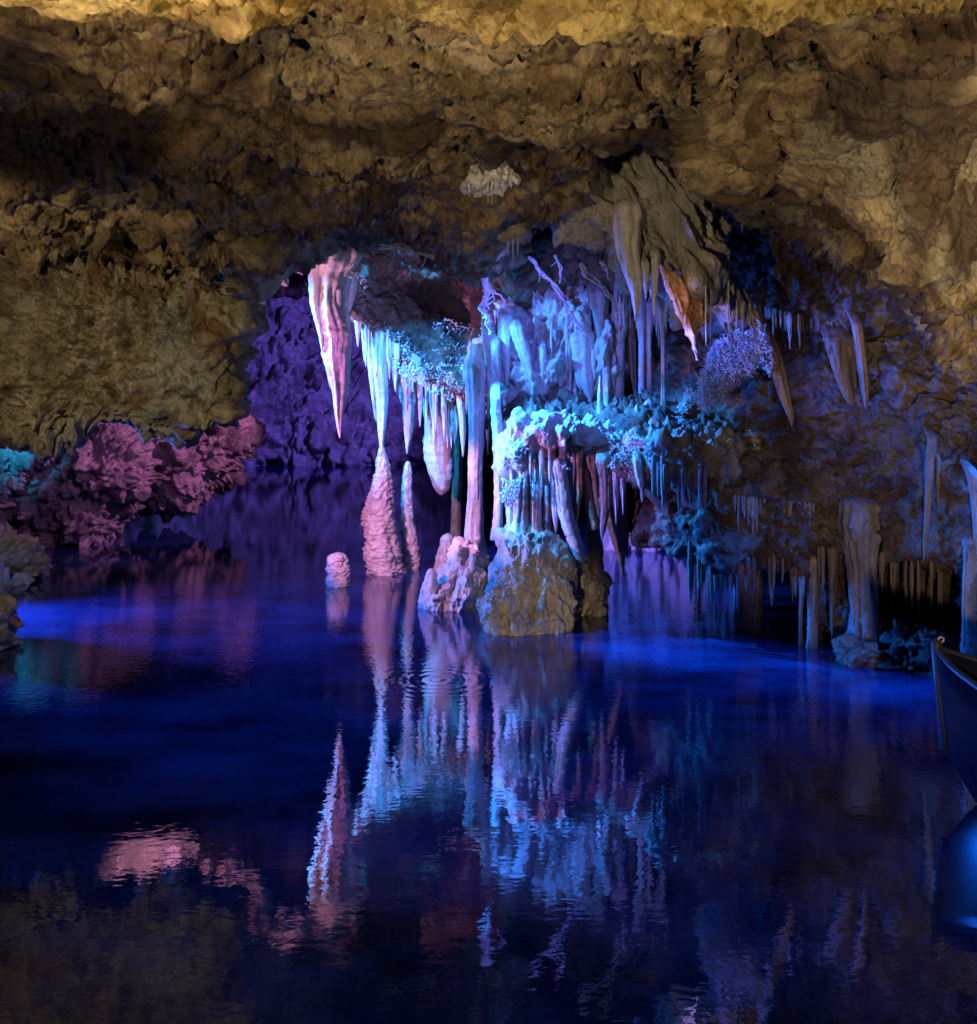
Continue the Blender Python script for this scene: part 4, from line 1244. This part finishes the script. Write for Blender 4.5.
fringe([(612, 290, 8.6), (640, 300, 8.6), (670, 310, 8.6)], 22, (14, 48), (1.6, 2.6), 'thin violet straw above the ledge columns', 'straws above the ledge columns', M_CALC, 6)
fringe([(492, 330, 9.5), (545, 350, 9.6), (600, 340, 9.6)], 34, (12, 50), (2, 4.5), 'small pale stalactite behind the white teeth', 'small stalactites behind the teeth', M_CALC, 7)
fringe([(425, 368, 10.8), (490, 372, 10.2)], 42, (18, 92), (2.5, 5.5), 'thin cyan stalactite in the curtain between blunt stalactite and pink column', 'thin stalactites by the pink column', M_CALC, 8)
fringe([(366, 330, 10.8), (425, 366, 10.9)], 26, (10, 44), (2.5, 5), 'little cyan tooth along the sloping ridge', 'little teeth along the ridge', M_CALC, 9)
fringe([(703, 312, 7.1), (712, 318, 7.1)], 3, (28, 42), (1.6, 2.2), 'thread thin straw beside the orange drapery', 'straws beside the orange drapery', M_CALC, 10)
fringe([(716, 205, 7.6), (742, 215, 7.4)], 7, (10, 30), (1.6, 2.6), 'dim straw in the cleft right of the grey flowstone top', 'straws in the cleft', M_GREY, 11)
fringe([(826, 238, 5.8), (834, 243, 5.8)], 2, (18, 30), (1.4, 1.8), 'lone fine straw under the rim of the right ceiling bulge', 'straws under the bulge rim', M_GREY, 12)
fringe([(505, 440, 8.8), (560, 462, 8.6), (636, 466, 8.4)], 44, (14, 60), (2.5, 5.5), 'blue white drip stalactite among the ledge columns', 'drips among the ledge columns', M_CALC, 13)
fringe([(690, 560, 9.6), (735, 566, 9.8)], 10, (20, 60), (3, 5), 'violet rod behind the undercut in the blue opening', 'rods in the blue opening', M_CALC, 14)
fringe([(868, 560, 7.6), (900, 590, 7.7), (950, 590, 7.6)], 12, (14, 36), (3, 5), 'dark rod above the black hollow at right', 'rods above the black hollow', M_BROWN, 15)

# ------------------------------------------------------------------ the boat at right
def plain_mat(name, col, rough_, spec=0.5):
    m = bpy.data.materials.new(name)
    m.use_nodes = True
    nt = m.node_tree
    b = nt.nodes['Principled BSDF']
    t = nt.nodes.new('ShaderNodeTexNoise')
    t.inputs['Scale'].default_value = 14
    t.inputs['Detail'].default_value = 6
    r = nt.nodes.new('ShaderNodeValToRGB')
    r.color_ramp.elements[0].position = 0.3
    r.color_ramp.elements[0].color = (col[0] * 0.65, col[1] * 0.65, col[2] * 0.65, 1)
    r.color_ramp.elements[1].position = 0.7
    r.color_ramp.elements[1].color = (*col, 1)
    nt.links.new(t.outputs[0], r.inputs[0])
    nt.links.new(r.outputs[0], b.inputs['Base Color'])
    b.inputs['Roughness'].default_value = rough_
    b.inputs['Specular IOR Level'].default_value = spec
    return m


M_HULL = plain_mat('hull_paint', (0.006, 0.009, 0.024), 0.3)
M_RIM = plain_mat('gunwale_wood', (0.035, 0.04, 0.06), 0.4)
M_IRON = plain_mat('boat_metal', (0.5, 0.5, 0.52), 0.3)
bow = W(936, 648, 5.15)
ax = np.array([0.72, -0.69, 0.0])
ax /= np.linalg.norm(ax)
side = np.array([-ax[1], ax[0], 0.0])
boat = bpy.data.objects.new('rowing_boat', None)
COL.objects.link(boat)
boat.location = (bow[0], bow[1], 0)
tag(boat, 'dark blue rowing boat with its raised bow entering at the right edge', 'boat')


def hull_section(s, inset):
    Lb = 3.6
    beam = 0.58 * min(1, (max(s, 0) / 0.34)) ** 0.62 * (1 - 0.25 * max(0, (s - 0.6) / 0.4) ** 2)
    gun = bow[2] - 0.30 * min(1, s / 0.35) ** 0.7
    keel = -0.12 + 0.34 * max(0, 1 - s / 0.10) ** 2
    x0 = s * Lb
    pts = []
    m = 9
    for i in range(-m, m + 1):
        a = i / m
        wy = math.copysign(abs(a) ** 0.7, a) * max(0.0, beam - inset)
        z = (keel + inset) + (gun - keel - inset) * abs(a) ** 2.2
        rake = 0.10 * (gun - z) * max(0, 1 - s / 0.3)
        pts.append(np.array([bow[0], bow[1], 0]) + ax * (x0 + rake + inset) + side * wy + np.array([0, 0, z]))
    return pts


ss = [0, 0.004, 0.012, 0.025, 0.045, 0.07, 0.1, 0.14, 0.19, 0.25, 0.32, 0.4, 0.5, 0.6, 0.7, 0.8, 0.9, 1.0]
outer = np.array([hull_section(s, 0.0) for s in ss])
inner = np.array([hull_section(s, 0.03) for s in ss])
n1, n2 = outer.shape[:2]
Vh = np.vstack([outer.reshape(-1, 3), inner.reshape(-1, 3)])
q1 = grid_quads(n1, n2)
q2 = grid_quads(n1, n2)[:, ::-1] + n1 * n2
rim = []
for j in (0, n2 - 1):
    for i in range(n1 - 1):
        rim.append([i * n2 + j, (i + 1) * n2 + j, n1 * n2 + (i + 1) * n2 + j, n1 * n2 + i * n2 + j])
for j in range(n2 - 1):
    rim.append([(n1 - 1) * n2 + j, (n1 - 1) * n2 + j + 1, n1 * n2 + (n1 - 1) * n2 + j + 1, n1 * n2 + (n1 - 1) * n2 + j])
child(mesh('hull', Vh, np.vstack([q1, q2, np.array(rim)]), M_HULL), boat)
for j in (0, n2 - 1):
    P = (outer[:, j] + inner[:, j]) / 2
    child(tubes('gunwale', [(P, np.full(len(P), 0.02))], M_RIM, 8), boat)
P = np.array([outer[0, n2 // 2], outer[0, n2 - 3], outer[0, -1] + np.array([0, 0, 0.03])])
child(tubes('stem_post', [(P, np.array([0.03, 0.03, 0.028]))], M_RIM, 8), boat)
e = outer[0, -1] + np.array([0.02, -0.01, 0.03])
child(tubes('mooring_ring', [(np.array([e + 0.013 * np.array([math.cos(t), 0, 1 + math.sin(t)]) for t in np.linspace(0, 6.28, 14)]), np.full(14, 0.005))], M_IRON, 6), boat)
for s in (0.3, 0.55):
    c0 = np.array([bow[0], bow[1], 0.26]) + ax * s * 3.6
    bb = 0.48
    vs = []
    for dz in (0, 0.03):
        for da, db in ((-0.11, -bb), (0.11, -bb), (0.11, bb), (-0.11, bb)):
            vs.append(c0 + ax * da + side * db + np.array([0, 0, dz]))
    child(mesh('thwart', vs, [[3, 2, 1, 0], [4, 5, 6, 7], [0, 1, 5, 4], [1, 2, 6, 5], [2, 3, 7, 6], [3, 0, 4, 7]], M_RIM, smooth=False), boat)
